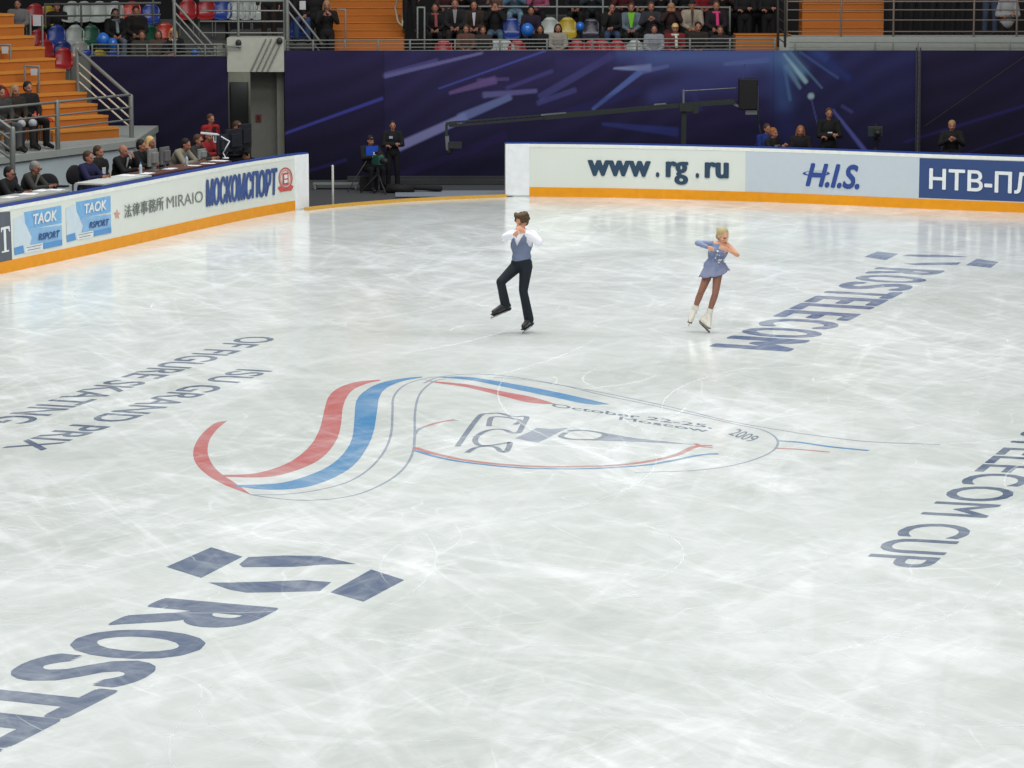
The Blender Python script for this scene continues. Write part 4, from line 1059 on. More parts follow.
person((XA(328, 71.5), 71.4, A(328, 1, 71.4).z - 1.6), .1, ('stand', 'camera'), (36, 32, 32), BK, 'fair', 'bob', 'woman in black coat holding up a camera beside the central orange stairs', .93)
person((XA(316, 72), 71.9, A(316, -16, 71.9).z - 1.7), 0, ('stand', 'down'), BK, BK, 'black', 'short', 'person in black behind the woman holding up a camera')
person((XA(410, 71.6), 71.7, A(410, 33, 71.7).z), 0, ('stand', 'down'), (26, 25, 27), (24, 24, 26), 'black', 'short', 'person in long black coat standing at right side of central stairs', .9)
# central crowd, second row
aud(435, 2, 'm', 'lap', BK, BK, 'black', 'short', 'woman in black with a pink collar, leftmost of the second row', .98, [('scarf', 0, 0, (140, 76, 80))])
aud(455, 2, 'm', 'lap', BK2, (50, 44, 42), 'brown', 'short', 'man in open dark coat with grey shirt, second row near the left end', 1.06, [('shirt_front', (0, .02), (.1, .3), (140, 142, 140))])
aud(474, 2, 'm', 'lap', (66, 54, 46), BK, 'black', 'long', 'woman in brown fur trimmed coat with a white shirt front', 1.03, [('shirt_front', (0, -.02), (.08, .3), (190, 190, 196))])
aud(495, 2, 'm', 'camera', BK, (98, 124, 150), 'brown', 'short', 'person in black with pale jeans holding hands up to the face', 1.0)
aud(531, 2, 'm', 'lap', (50, 40, 62), (40, 34, 50), 'black', 'short', 'person in dark purple behind the bright blue balloon', .92)
aud(612, 2, 'm', 'chin', BK, (70, 92, 130), 'black', 'short', 'person in black with hand at mouth, left of the green jacket', .98)
aud(631, 2, 'm', 'lap', (128, 146, 160), BK, 'brown', 'short', 'person in pale blue jacket over a bright green top', .98, [('shirt_front', (0, .0), (.17, .36), (118, 190, 48))])
aud(651, 2, 'm', 'clap', (66, 68, 76), BK, 'brown', 'short', 'clapping person in grey jacket right of the green top', 1.0)
aud(671, 2, 'm', 'camera', (66, 46, 44), (110, 50, 54), 'fair', 'bob', 'person in dark red with hands up to the face, second row', .98)
aud(692, 2, 'm', 'lap', (206, 192, 170), (60, 50, 46), 'black', 'cap', 'person in cream jacket and dark cap, second row', 1.04, [('shirt_front', (0, .0), (.07, .34), (80, 64, 54))])
aud(716, 2, 'm', 'lap', (48, 36, 42), BK, 'brown', 'short', 'person in dark coat with a bright pink scarf, right end of second row', 1.02, [('scarf', 0, 0, (204, 64, 120))])
# front row
for px, jk, hair, st, sc, ex, lb in (
    (466, (120, 84, 70), 'brown', 'short', .88, None, 'child with brown hair low in front row below the open coat man'),
    (483, (70, 60, 58), 'brown', 'short', .86, None, 'child looking over the rail below the fur trimmed woman'),
    (540, BK, 'black', 'long', .88, None, 'dark haired child in front row left of the white seat'),
    (558, (196, 188, 176), 'black', 'bob', .9, None, 'child in cream top leaning at front row rail beside the yellow seat'),
    (654, (186, 192, 204), 'black', 'long', .95, None, 'dark haired child in white jacket, front row'),
    (675, (150, 44, 50), 'blonde', 'cap', .97, [('scarf', 0, 0, (190, 196, 180))], 'child in red jacket and pale patterned hat, front row'),
    (698, (60, 50, 48), 'black', 'short', 1.0, None, 'child in dark brown jacket, front row below the cream jacket'),
    (720, (50, 46, 52), 'brown', 'short', .93, None, 'rightmost front row spectator in dark jacket')):
    aud(px, 1, 'm', 'lap', jk, BK, hair, st, lb, sc, ex, dz=.0 if sc > .9 else .08)
# third row: seen from the chest down
third = [(446, (90, 46, 50), BK, 'dark red top and black trousers, third row left end'), (462, BK, BK, 'black coat, third row behind the open coat man'), (481, (56, 50, 52), BK, 'dark grey coat, third row behind the fur trimmed woman'), (497, (150, 110, 96), BK2, 'tan top, third row behind the raised hands'),
         (515, (110, 150, 178), (142, 176, 196), 'pale blue trousers, third row above the blue seat'), (537, (190, 96, 130), BK, 'pink top, third row'), (575, BK, BK, 'black top, third row above the yellow seat'), (592, (60, 74, 86), BK, 'slate jacket, third row'),
         (622, (110, 40, 46), BK, 'maroon jacket, third row behind the green top'), (640, BK2, BK, 'charcoal coat, third row'), (661, (60, 62, 70), BK, 'grey jacket, third row behind the raised hands in dark red'), (683, BK, (90, 40, 44), 'black coat and maroon trousers, third row'), (704, (168, 40, 48), BK, 'bright red jacket, third row right part'), (722, (70, 50, 56), BK2, 'plum jacket, third row right end')]
for i, (px, jk, tr, lb) in enumerate(third):
    aud(px, 3, 'm', ('lap', 'clap', 'chin')[i % 3], jk, tr, 'black', 'short', 'spectator in ' + lb, 1.0)
for px, Y, hair, lb in ((745, 73.2, 'black', 'person in black nearest the rail post at right end of the crowd'), (757, 73.9, 'black', 'person in black in the middle of the dark standing group'), (769, 73.3, 'fair', 'fair haired person in black, right of the dark standing group'), (735, 74.0, 'brown', 'person in black furthest left in the dark standing group')):
    person((XA(px, Y, 4), Y, 3.0 - .3), 0, ('stand', 'folded'), (28, 28, 30), (26, 26, 28), hair, 'short', lb, .93)
for px, jk, tr, lb in ((916, BK, BK, 'person in black behind the tall rail at right, hands clasped'), (937, BK2, BK, 'person in dark grey behind the tall rail at right'), (958, BK, (30, 30, 36), 'person in dark coat between rail posts at upper right'), (990, (40, 44, 60), (70, 84, 110), 'person in blue jeans behind the tall rail at upper right'), (1007, (196, 196, 200), BK, 'person in white top at upper right corner'), (896, BK, BK, 'person in black right of the upper right orange stairs')):
    person((XA(px, 72.9, 3.5), 72.9, A(950, 37, 73).z - (.62 if px == 1007 else .0)), 0, ('stand', 'folded'), jk, tr, 'black', 'short', lb)
# ------------------------------------------------------------------ spectators at the left platform
RD = (36, 34, 36)
def left_p(px, pyhead, Y, key, rz, *a, **k):
    z = A(px, pyhead, Y).z
    return person((XA(px, Y, 2.2), Y, PZ), rz, key, *a, **k)
for (px, Y, c, lb) in ((6, 65.2, 'red', 'red seat behind the blonde spectator on the left platform'), (39, 64.6, 'orange red', 'orange red seat back beside the dark haired man on the platform'), (24, 64.3, 'red', 'red seat under the dark haired man'), (12, 63.9, 'red', 'red seat under the blonde spectator')):
    seat(px, Y, PZ + (.1 if Y < 65 else .35), c, lb, rz=.8)
left_p(27, 82, 64.0, ('sit', 0.0, 'lap', 0.0), .75, BK, BK, 'black', 'short', 'dark haired man in black jacket seated on the left platform', 1.08)
o_ = left_p(14, 88, 63.5, ('sit', 0.0, 'lap', 0.0), .75, (60, 50, 40), (60, 58, 56), 'fair', 'bob', 'blonde spectator seated left of the dark haired man on the platform', 1.05)
left_p(0, 92, 62.9, ('sit', 0.0, 'lap', 0.0), .75, (76, 76, 74), (110, 112, 116), 'black', 'short', 'spectator in grey jacket cut by the left edge', 1.05)
for x in (-.13, .13):
    mb = MB(); mb.ell((x, -.43, .53), (.085, .09, .085)); mb.build('pale_knee', mat('pale knee cloth', (176, 180, 184), .8), o_, True)
# ------------------------------------------------------------------ judges' podium behind the left board
PODZ = .32
mb = MB(); sA, sB = LB.s_of(-40, -2), LB.s_of(262, -2)
strip(mb, LB, sA, sB, 0, PODZ, -.35, -3.2, step=.6); struct(mb.build('podium_floor', mat('podium carpet', (48, 48, 52), .9)))
def jp(px, off):      # point behind the board in column px
    d = LB.s_of(px, -off); q_ = LB.at(d, -off); return Vector((q_.x, q_.y, PODZ)), LB.at(d + .1) - LB.at(d - .1)
def table(px0, px1, label, top_rgb, off0=.55, off1=1.15):
    s0, s1 = LB.s_of(px0, -off0), LB.s_of(px1, -off0); a = LB.at(s0, -off0); o = empty('judges_table', (a.x, a.y, PODZ), 0, label, 'table')
    def loc(mb):
        mb.v = [(v[0] - a.x, v[1] - a.y, v[2] - PODZ) for v in mb.v]; return mb
    mb = MB(); strip(mb, LB, s0, s1, PODZ + .77, PODZ + .80, -off0, -off1, step=.6); loc(mb).build('table_top', mat('table top', top_rgb, .5, noise=.05), o)
    for s_ in (s0 + .15, s1 - .15):
        for of in (off0 + .06, off1 - .06):
            q_ = LB.at(s_, -of); mb = MB(); mb.box((q_.x, q_.y, PODZ + .385), (.045, .045, .77)); loc(mb).build('leg', MSF, o)
    mb = MB(); strip(mb, LB, s0, s1, PODZ + .3, PODZ + .77, -off0 - .02, -off0 - .04, step=.6); loc(mb).build('modesty_panel', mat('table skirt', tuple(int(c * .35) for c in top_rgb), .8), o)
    o['group'] = 'tables of the judges row'
    return o
table(-50, 72, 'pale grey table before the two leftmost judges', (160, 164, 158))
table(104, 152, 'white topped table before the bald judge', (196, 202, 196))
table(154, 232, 'long dark brown table before the beige jacket judge', (96, 66, 58))
TT = PODZ + .802
def rot_of(px): 
    _, t = jp(px, 1.2); return math.atan2(t.x, t.y)
def judge(px, off, lean, arms, jk, tr, hair, style, label, sc=1.0, extra=None, drz=0.0, dz=0.0, chair=True, cm=(34, 34, 38)):
    p, t = jp(px, off); az = math.atan2(t.x, t.y) + math.pi / 2      # facing the ice
    rz = math.pi - az + drz; p.z += dz
    o = person(p, rz, ('sit', lean, arms, 0.0), jk, tr, hair, style, label, 1 + (sc - 1) * .3, extra, 'officials seated along the judges tables')
    return o
def office_chair(px, off, label, drz=0.0):
    p, t = jp(px, off); az = math.atan2(t.x, t.y) + math.pi / 2
    o = empty('office_chair', p, math.pi - az + drz, label, 'chair', 'office chairs behind the judges tables'); m = mat('black chair fabric', (38, 38, 42), .9)
    mb = MB(); mb.ell((0, .0, .45), (.235, .23, .04)); me = remesh(mb, .02, 2, 'seat'); link('seat', me, m, o)
    mb = MB(); mb.ell((0, .24, .80), (.215, .045, .2), Matrix.Rotation(.12, 3, 'X')); me = remesh(mb, .02, 2, 'backrest'); link('backrest', me, m, o)
    mb = MB(); mb.tube([(0, .2, .42), (0, .27, .5), (0, .26, .75)], .02); mb.build('back_stem', MSF, o, True)
    mb = MB(); mb.cap((0, 0, .08), (0, 0, .42), .025, n=8); mb.build('gas_column', MSF, o, True)
    for k in range(5):
        a = 2 * math.pi * k / 5; mb = MB(); mb.cap((0, 0, .09), (.26 * math.cos(a), .26 * math.sin(a), .06), .022, .016, n=8); mb.ell((.26 * math.cos(a), .26 * math.sin(a), .03), (.025, .025, .03)); mb.build('leg', m, o, True)
    return o
office_chair(49, 1.45, 'empty black office chair with rounded back at pale grey table', -1.0)
office_chair(83, 1.75, 'black office chair behind the navy jacket judge', -.3)
office_chair(4, 1.75, 'black office chair under the leftmost judge'); office_chair(24, 1.85, 'black office chair under the grey haired judge'); office_chair(115, 1.85, 'black office chair under the bald judge'); office_chair(136, 2.0, 'black office chair under the judge left of the blonde woman')
judge(3, 1.55, .08, 'desk', (30, 30, 34), BK, 'black', 'short', 'judge in black with glasses writing at far left of the table', extra=[('glasses', 0, 0, (60, 60, 64))])
judge(24, 1.75, .16, 'desk', (70, 70, 68), BK, 'grey', 'short', 'grey haired judge in charcoal suit leaning over papers', 1.05, [('shirt_front', (0, .04), (.1, .26), (180, 176, 160)), ('glasses', 0, 0, (60, 60, 64))])
judge(86, 1.55, .02, 'desk', (38, 40, 84), NVc, 'brown', 'short', 'dark haired official in navy blue jacket beside the white topped table', 1.08, drz=-.1)
judge(97, 1.95, .0, 'lap', BK, BK, 'brown', 'short', 'official with white badge behind the navy blue jacket', 1.06, [('badge', (0, -.08), (.13, .16), (206, 210, 214))])
judge(117, 1.75, .08, 'deskchin', (30, 30, 32), BK, 'bald', 'short', 'bald judge in black suit with hand on chin', 1.08, [('shirt_front', (0, .06), (.08, .2), (200, 200, 196))])
judge(137, 1.95, .05, 'deskchin', (26, 26, 28), BK, 'black', 'short', 'judge in black with hand on chin left of the blonde woman', 1.07)
judge(148, 2.15, .02, 'desk', (80, 78, 66), BK, 'blonde', 'bob', 'blonde woman seated behind grey monitors', 1.07)
judge(173, 1.55, .2, 'desk', (176, 172, 150), BK, 'black', 'short', 'man in beige jacket leaning forward over the brown table', 1.1)
judge(194, 1.5, .05, 'desk', (60, 62, 58), BK, 'brown', 'short', 'man in dark sunglasses and olive coat at the brown table', 1.1, [('glasses', 0, 0, (20, 20, 22))])
judge(204, 2.1, .05, 'desk', (176, 40, 46), BK, 'brown', 'short', 'seated person in red jacket right of the sunglasses man', 1.04)
p, t = jp(211, 2.3); person(p, .8, ('stand', 'down'), (190, 36, 44), BK, 'brown', 'short', 'standing man in red jacket with lanyard badge behind the judges', .9, [('shirt_front', (0, 0), (.12, .34), (30, 30, 36)), ('badge', (0, -.12), (.09, .16), (206, 210, 220))])
p, t = jp(234, 1.9); person(p, .8, ('sit', 0.0, 'lap', 0.0), (32, 32, 36), BK, 'brown', 'short', 'person in black behind dark equipment near the doorway', 1.12)
# table things
def monitor(px, off, rgb, label, w=.36, h=.34, dz=0):
    p, t = jp(px, off); az = math.atan2(t.x, t.y) + math.pi / 2; o = empty('monitor', (p.x, p.y, TT + dz), math.pi - az, label, 'monitor', 'monitors on the judges tables'); m = mat('monitor plastic', rgb, .5)
    mb = MB(); mb.box((0, 0, .08 + h / 2), (w, .05, h)); mb.box((0, -.05, .08 + h / 2), (w * .6, .07, h * .6)); mb.build('housing', m, o, bevel=.01)
    mb = MB(); mb.box((0, .03, .08 + h / 2), (w * .88, .012, h * .82)); mb.build('screen', mat('dark screen', (30, 34, 40), .2), o)
    mb = MB(); mb.box((0, 0, .05), (.05, .04, .1)); mb.box((0, 0, .01), (.2, .16, .02)); mb.build('stand', m, o)
monitor(153, .95, (124, 126, 124), 'grey monitor in front of the blonde woman'); monitor(165, .95, (98, 98, 98), 'darker grey monitor right of the first, facing the judges')
monitor(202, .85, (128, 132, 130), 'small grey monitor before the sunglasses man', .28, .2)
monitor(222, 1.0, (40, 42, 50), 'tall black monitor at right end of judges table', .34, .4); monitor(234, 1.2, (34, 36, 44), 'wide black equipment screen near the doorway', .6, .46); monitor(243, 1.5, (30, 32, 38), 'black rack screen rightmost, next to the pillar', .4, .5)
def paper(px, off, label, w=.21, h=.3, rz=0.0):
    p, t = jp(px, off); mb = MB(); mb.box((0, 0, .003), (w, h, .006)); mb.box((.01, .01, .008), (w * .97, h * .97, .004), rz=.06); o = mb.build('paper_sheet', mat('white paper', (228, 230, 234), .8))
    o.location = (p.x, p.y, TT); o.rotation_euler = (0, 0, rz - .35); return tag(o, label, 'paper', 'papers on the judges tables')
paper(10, .85, 'papers in front of the leftmost judge'); paper(29, .85, 'paper pile under the hands of the grey haired judge', .3, .3, .2); paper(42, .95, 'white sheets right of the grey haired judge'); paper(55, .8, 'sheet lying before the empty office chair', .3, .2)
paper(128, .9, 'wide white sheets before the bald judge', .34, .3); paper(147, .75, 'small sheets at right end of white topped table'); paper(170, .8, 'sheets between the monitors and the beige jacket'); paper(193, .7, 'folded sheet at edge of the brown table', .3, .14); paper(219, .75, 'paper below the desk lamp', .36, .2); paper(208, .65, 'sheet at front edge of the brown table', .3, .12)
def bottle(px, off, label):
    p, t = jp(px, off); o = empty('water_bottle', (p.x, p.y, TT), 0, label, 'bottle')
    mb = MB(); mb.cap((0, 0, .03), (0, 0, .15), .03, n=12); mb.cap((0, 0, .15), (0, 0, .2), .022, .012, n=10); mb.build('bottle_body', mat('clear plastic', (170, 186, 196), .15), o, True)
    mb = MB(); mb.cap((0, 0, .2), (0, 0, .215), .015, n=10); mb.build('cap', mat('blue cap', (60, 90, 170), .4), o, True)
bottle(187, .8, 'clear water bottle before the beige jacket'); bottle(141, .85, 'clear drink bottle near the hands of the bald judge')
p, t = jp(60, 1.0); mb = MB(); mb.box((0, 0, .015), (.3, .2, .03)); o = mb.build('laptop_case', mat('black case', (30, 30, 34), .5), bevel=.005); o.location = (p.x, p.y, TT); o.rotation_euler = (0, 0, -.3); tag(o, 'flat black case at right end of the pale grey table', 'case')
# desk lamp
p, t = jp(226, .9); o = empty('desk_lamp', (p.x, p.y, TT), 0, 'white folding desk lamp with long straight head over the brown table', 'lamp'); ML = mat('white lamp enamel', (214, 220, 224), .4)
b = Vector((p.x, p.y, TT)); Yl = p.y
mb = MB(); mb.box((0, 0, .012), (.12, .12, .024)); mb.build('lamp_base', ML, o, True)
j1 = A(229.5, 141.5, Yl) - b; j2 = A(217.5, 134.5, Yl) - b; j3 = A(200.5, 133, Yl) - b; j0 = A(223, 153, Yl) - b
mb = MB(); mb.tube([Vector((0, 0, .01)), j0, j1], .014); mb.tube([j1, j2], .014); mb.build('arm', ML, o, True)
mb = MB(); mb.bar(j2, j3, .04, .045); mb.build('lamp_head', ML, o, bevel=.01)
# ------------------------------------------------------------------ camera crew behind the curb
person((XA(368.5, 67.8), 67.8, 0), .5, ('sit', .04, 'desk', 0.0), (30, 34, 40), (28, 28, 32), 'black', 'cap', 'crouching cameraman in blue numbered bib behind the curb', .97, [('bib', (0, .02), (.3, .3), (40, 84, 196)), ('badge', (.06, -.02), (.08, .1), (220, 226, 232))])
mb = MB(); mb.box((0, 0, .15), (.4, .4, .3)); o = mb.build('equipment_box', mat('black box', (26, 26, 28), .7), bevel=.01); o.location = (XA(368.5, 67.95), 68.0, 0); tag(o, 'low black case the crouching cameraman sits on', 'case')
person((XA(392.5, 68.1), 68.1, 0), .15, ('stand', 'folded'), (26, 27, 34), (22, 23, 28), 'black', 'short', 'man in black standing with arms folded beside the cameraman', .87, [('badge', (-.06, .05), (.09, .06), (150, 154, 160))])
def tv_camera(px, Y, zc, label, rz, body=(40, 44, 42), mon=False):
    o = empty('television_camera', (XA(px, Y, zc), Y, 0), rz, label, 'camera'); m = mat('camera body', body, .5); k = mat('tripod black', (36, 36, 38), .5)
    mb = MB(); mb.box((0, 0, zc), (.14, .36, .2)); mb.build('camera_body', m, o, bevel=.01)
    mb = MB(); mb.cap((0, -.2, zc), (0, -.36, zc), .06, .07, n=14, k=2); mb.build('lens', k, o, True)
    if mon:
        mb = MB(); mb.box((-.03, -.12, zc + .02), (.32, .05, .22)); mb.build('monitor', mat('dim green grey', (46, 56, 54), .4), o, bevel=.01)
    mb = MB(); mb.box((-.02, -.02, zc + .15), (.06, .16, .06)); mb.build('viewfinder', k, o)
    mb = MB(); mb.cap((0, 0, zc - .12), (0, 0, zc - .32), .05, .035, n=10); mb.build('tripod_head', k, o, True)
    for i in range(3):
        a = 2 * math.pi * i / 3 + .5; mb = MB(); mb.tube([(0, 0, zc - .3), (.38 * math.cos(a), .38 * math.sin(a), .02)], .018); mb.build('leg', k, o, True)
    mb = MB(); mb.tube([(.03, .1, zc - .12), (.15, .45, zc - .25)], .012); mb.build('pan_handle', k, o, True)
tv_camera(378, 67.25, .72, 'low television camera on a tripod beside the bib wearing cameraman', .5, (40, 84, 70))
tv_camera(876, 67.9, 1.28, 'television camera with dark monitor behind the middle of the far board', 0, mon=True)
mb = MB(); mb.box((0, 0, .08), (.6, .4, .16)); mb.cap((.3, 0, .1), (.85, -.05, .08), .05, .07, n=10); o = mb.build('cable_bag', mat('black bag', (28, 28, 30), .8), None, True); o.location = (XA(400, 67.4), 67.5, 0); tag(o, 'black cable bag lying behind the curb at feet of the standing man', 'bag')
mb = MB(); mb.box((0, 0, .11), (1.0, .3, .03)); mb.box((-.45, 0, .05), (.05, .3, .1)); mb.box((.45, 0, .05), (.05, .3, .1)); o = mb.build('low_bench', mat('pale bench', (112, 118, 116), .7)); o.location = (XA(335, 68.2), 68.3, 0); tag(o, 'low pale bench behind the curb right of the thin white post', 'bench')
mb = MB(); base = G(332.3, 205.5); mb.cap((0, 0, 0), (0, 0, A(331.8, 166, base.y + .25).z), .025, n=10, k=2); o = mb.build('white_post', mat('white post', (190, 192, 184), .5), None, True); o.location = (base.x, base.y + .25, 0); tag(o, 'thin white post standing behind the orange curb', 'post')
mb = MB(); mb.tube([(XA(347, 67.3), 67.3, .02), (XA(356, 67.3), 67.3, .35), (XA(366, 67.4), 67.4, .68)], .012); tag(mb.build('camera_cable', mat('cable black', (60, 60, 62), .6), None, True), 'cable sagging from the low camera to the curb', 'cable')
# people behind the far board
def back_person(px, pytop, Y, key, hgt, rz, *a, **k):
    z = A(px, pytop, Y).z; sc = z / hgt
    return person((XA(px, Y, z), Y, 0), rz, key, *a, sc=sc, **k)
back_person(829, 107, 68.6, ('stand', 'folded'), 1.76, .1, (26, 27, 28), BK, 'brown', 'short', 'man in black with white badge standing behind the far board', extra=[('badge', (0, -.12), (.1, .13), (200, 204, 210))])
person((XA(800.5, 68.4), 68.4, .12), 0, ('sit', 0.0, 'lap', 0.0), (34, 30, 36), BK, 'ginger', 'bob', 'ginger haired person in black looking over the far board')
person((XA(772, 68.2), 68.2, .1), .9, ('sit', 0.0, 'clap', 0.0), (34, 34, 32), BK, 'ginger', 'short', 'operator in black crouching below the crane counterweight', .99, [('badge', (0, 0), (.2, .07), (150, 150, 140))])
person((XA(766.5, 68.9), 69.0, .12), .5, ('sit', 0.0, 'lap', 0.0), (34, 60, 150), BK, 'brown', 'short', 'person in blue vest behind the crouching crane operator')
person((XA(952, 67.8), 67.8, .28), -.1, ('sit', 0.0, 'clap', 0.0), (32, 31, 32), BK, 'fair', 'short', 'man in black sitting alone behind the navy advert board')
for px, Y, z, rz, lb in ((800.5, 68.5, .12, 0, 'black chair under the ginger haired person'), (772, 68.3, .1, .9, 'black stool chair under the crouching operator'), (952, 67.9, .28, 0, 'black chair under the man sitting alone'), (766.5, 69.1, .12, .5, 'black chair under the person in blue vest')):
    seat(px, Y, max(0, z - .02), 'dark', lb, rz)
# ------------------------------------------------------------------ camera crane
JY = 68.9
MKc = mat('crane dark metal', (50, 56, 54), .45, .3); MKl = mat('crane light metal', (110, 116, 116), .4, .3)
tb = Vector((XA(683.5, JY), JY, 0)); cr = empty('camera_crane', tb, 0, 'long black camera crane reaching left across the purple banner', 'crane')
T_ = lambda p: Vector(p) - tb
def cpt(px, py): return T_(A(px, py, JY))
mb = MB(); mb.bar(Vector((0, 0, 0)), cpt(684, 107), .11); mb.build('tower', MKc, cr)
for k in range(3):
    a = 2 * math.pi * k / 3; mb = MB(); mb.tube([(0, 0, .5), (.6 * math.cos(a), .45 * math.sin(a), .03)], .03); mb.ell((.6 * math.cos(a), .45 * math.sin(a), .04), (.06, .06, .04)); mb.build('leg', MKc, cr, True)
mb = MB(); 
mb.bar(cpt(449, 126), cpt(545, 118), .05); mb.bar(cpt(545, 117.5), cpt(665, 106.5), .1); mb.bar(cpt(665, 106.5), cpt(735, 102), .09)
mb.bar(cpt(449, 122.5), cpt(560, 113.6), .035); mb.bar(cpt(560, 113.6), cpt(733, 99.5), .03)
for k in range(24):
    x0_, x1_ = 455 + k * 12, 461 + k * 12; yb = lambda x: 126 - (x - 449) * .0885; yt = lambda x: 122.5 - (x - 449) * .081
    mb.bar(cpt(x0_, yb(x0_)), cpt(x1_, yt(x1_)), .014); mb.bar(cpt(x1_, yt(x1_)), cpt(x0_ + 12, yb(x0_ + 12)), .014)
mb.build('boom', MKc, cr)
mb = MB(); mb.bar(cpt(541, 115), cpt(566, 113), .07, .04); mb.build('boom_joint', MKl, cr); mb = MB(); mb.bar(cpt(654, 105), cpt(666, 104), .06, .05); mb.build('boom_joint', MKl, cr)
hd = mb = MB(); mb.bar(cpt(446.5, 124), cpt(446.5, 148), .06); mb.bar(cpt(446, 124), cpt(457, 122.5), .07); hd = mb.build('remote_head', MKc, cr)
mb = MB(); mb.box(cpt(455, 145), (.3, .2, .14)); mb.build('camera_body', mat('camera black', (44, 46, 48), .5), hd); mb = MB(); mb.bar(cpt(447, 136), cpt(448, 150), .08); mb.build('bracket', MKl, hd)
mb = MB(); mb.cap(cpt(452, 146), cpt(449, 152), .05, .06, n=10); mb.build('lens', mat('camera black', (44, 46, 48), .5), hd, True)
mb = MB(); mb.box(cpt(686, 107), (.3, .24, .18)); mb.box(cpt(695, 108), (.14, .2, .22)); mb.build('pivot', MKc, cr)
mb = MB(); mb.bar(cpt(683.5, 105), cpt(683.5, 89.5), .04); mb.build('mast', MKl, cr)
mb = MB(); mb.tube([cpt(683.5, 91), cpt(736, 88)], .012); mb.build('stay_wire', MKl, cr, True)
mb = MB(); mb.box(cpt(748, 94), (.42, .3, .68)); cw = mb.build('counterweight', mat('counterweight black', (24, 24, 26), .6), cr, bevel=.02)
mb = MB(); mb.bar(cpt(757.5, 86), cpt(757.5, 110), .035); mb.build('counterweight_bar', MKl, cr)
mb = MB(); mb.bar(cpt(728, 101), cpt(748, 111), .05); mb.box(cpt(751, 112), (.26, .2, .1)); mb.build('tail_bracket', MKl, cr)
mb = MB(); mb.tube([cpt(757.5, 110), cpt(759, 125), cpt(762, 140)], .02); mb.build('control_cable', MKc, cr, True)
mb = MB(); mb.bar(cpt(742, 80), cpt(745, 64), .025); mb.build('antenna', mat('blue pole', (50, 60, 110), .5), cr)
# ------------------------------------------------------------------ skaters
def skater_pts(bx, by, px, py, dy=0.0, sc=68.1):
    return Vector(((px - bx) / sc, dy, (by - py - 9.4 * dy) / (sc * .99)))
def make_boot(J, k, rgb, blade_rgb, parent, fem=False, shaft=.13):
    a, t = Vector(J['an' + k]), Vector(J['to' + k]); n = Vector(J['kn' + k]); s = (n - a).normalized()
    heel = Vector(J['he' + k]) if 'he' + k in J else a - s * .05 - (t - a).normalized() * .05; f = (t - heel).normalized(); down = -(s - f * s.dot(f)).normalized(); side = f.cross(down).normalized()
    mb = MB(); mb.cap(a + s * shaft, a, .054, .052); mb.cap(a, heel, .05, .044); mb.cap(a, t, .05, .037); mb.cap(heel, t, .043, .036)
    me = remesh(mb, .011, 2, 'boot'); b = link('skate_boot', me, mat('boot leather', rgb, .35, spec=.5), parent); fl_ = (t - heel).length; mid = heel.lerp(t, .5)
    M = Matrix(((side.x, f.x, down.x), (side.y, f.y, down.y), (side.z, f.z, down.z)))
    mb = MB(); mb.box(mid + down * .043, (.07, fl_ + .07, .012), M=M); mb.box(heel + down * .055, (.055, .06, .03), M=M); mb.build('sole', mat('sole', (40, 34, 32) if not fem else (150, 140, 130), .5), b)
    mb = MB(); st = mat('steel blade', blade_rgb, .25, .9)
    mb.box(t - f * .03 + down * .062, (.014, .05, .03), M=M); mb.box(heel + f * .01 + down * .074, (.014, .04, .02), M=M); mb.box(mid + f * .01 + down * .085, (.006, fl_ + .1, .024), M=M); mb.box(t + f * .045 + down * .075, (.006, .016, .02), M=M)
    mb.build('blade', st, b)
    return b
# --- man
bx, by = 526, 332.5; mp = lambda x, y, d=0.0: skater_pts(bx, by, x, y, d)
JM = dict(pelvis=mp(521.5, 262, 0), chest=mp(521.5, 243, .0), neck=mp(522.2, 231.5, .0), sha=mp(512, 232.5, .10), shb=mp(532.5, 233, -.09),
          hipa=mp(517.2, 264.5, .05), hipb=mp(526, 265, -.04), kna=mp(500.5, 281, -.22), knb=mp(523.2, 290, -.13), ana=mp(505.2, 303.5, .0), anb=mp(529.0, 318.5, .03),
          toa=mp(493.5, 311, -.12), tob=mp(523.5, 325.5, -.14), head=mp(521.6, 220.8, -.03), face=(-.72, -.62, -.38),
          ela=mp(505.5, 236.5, -.04), elb=mp(538.5, 241.5, -.2), wra=mp(514.2, 233.6, -.22), wrb=mp(524.5, 231.5, -.27), hsa=(0, .3, 1), hsb=(0, .3, 1), curl=.9)
me, idx = body_mesh(JM, .0085)
man = link('person', me, [SKIN, EYE, LIP]); me.polygons.foreach_set('material_index', idx)
tag(man, 'male figure skater in grey waistcoat, white sleeves and black trousers gliding on the ice', 'person')
PB = G(526, 332.5); man.location = PB
link('hair', hair_mesh(JM, 'curly', .010), mat('hair', (80, 62, 42), .7, noise=.35, scale=40), man)
mb = MB(); torso_prims(mb, JM, .006, low=False)
for k in ('a', 'b'):
    S, E, W = (Vector(JM[x + k]) for x in ('sh', 'el', 'wr')); mb.cap(S, E, .062, .066); mb.cap(E, E.lerp(W, .8), .064, .048); mb.cap(E.lerp(W, .8), E.lerp(W, .92), .04, .036)
N = Vector(JM['neck']); mb.cap(N - Vector((0, 0, .04)), N + Vector((0, 0, .03)), .072, .066)
link('shirt', remesh(mb, .012, 2, 'shirt'), mat('white silk shirt', (232, 232, 240), .6, noise=.04), man)
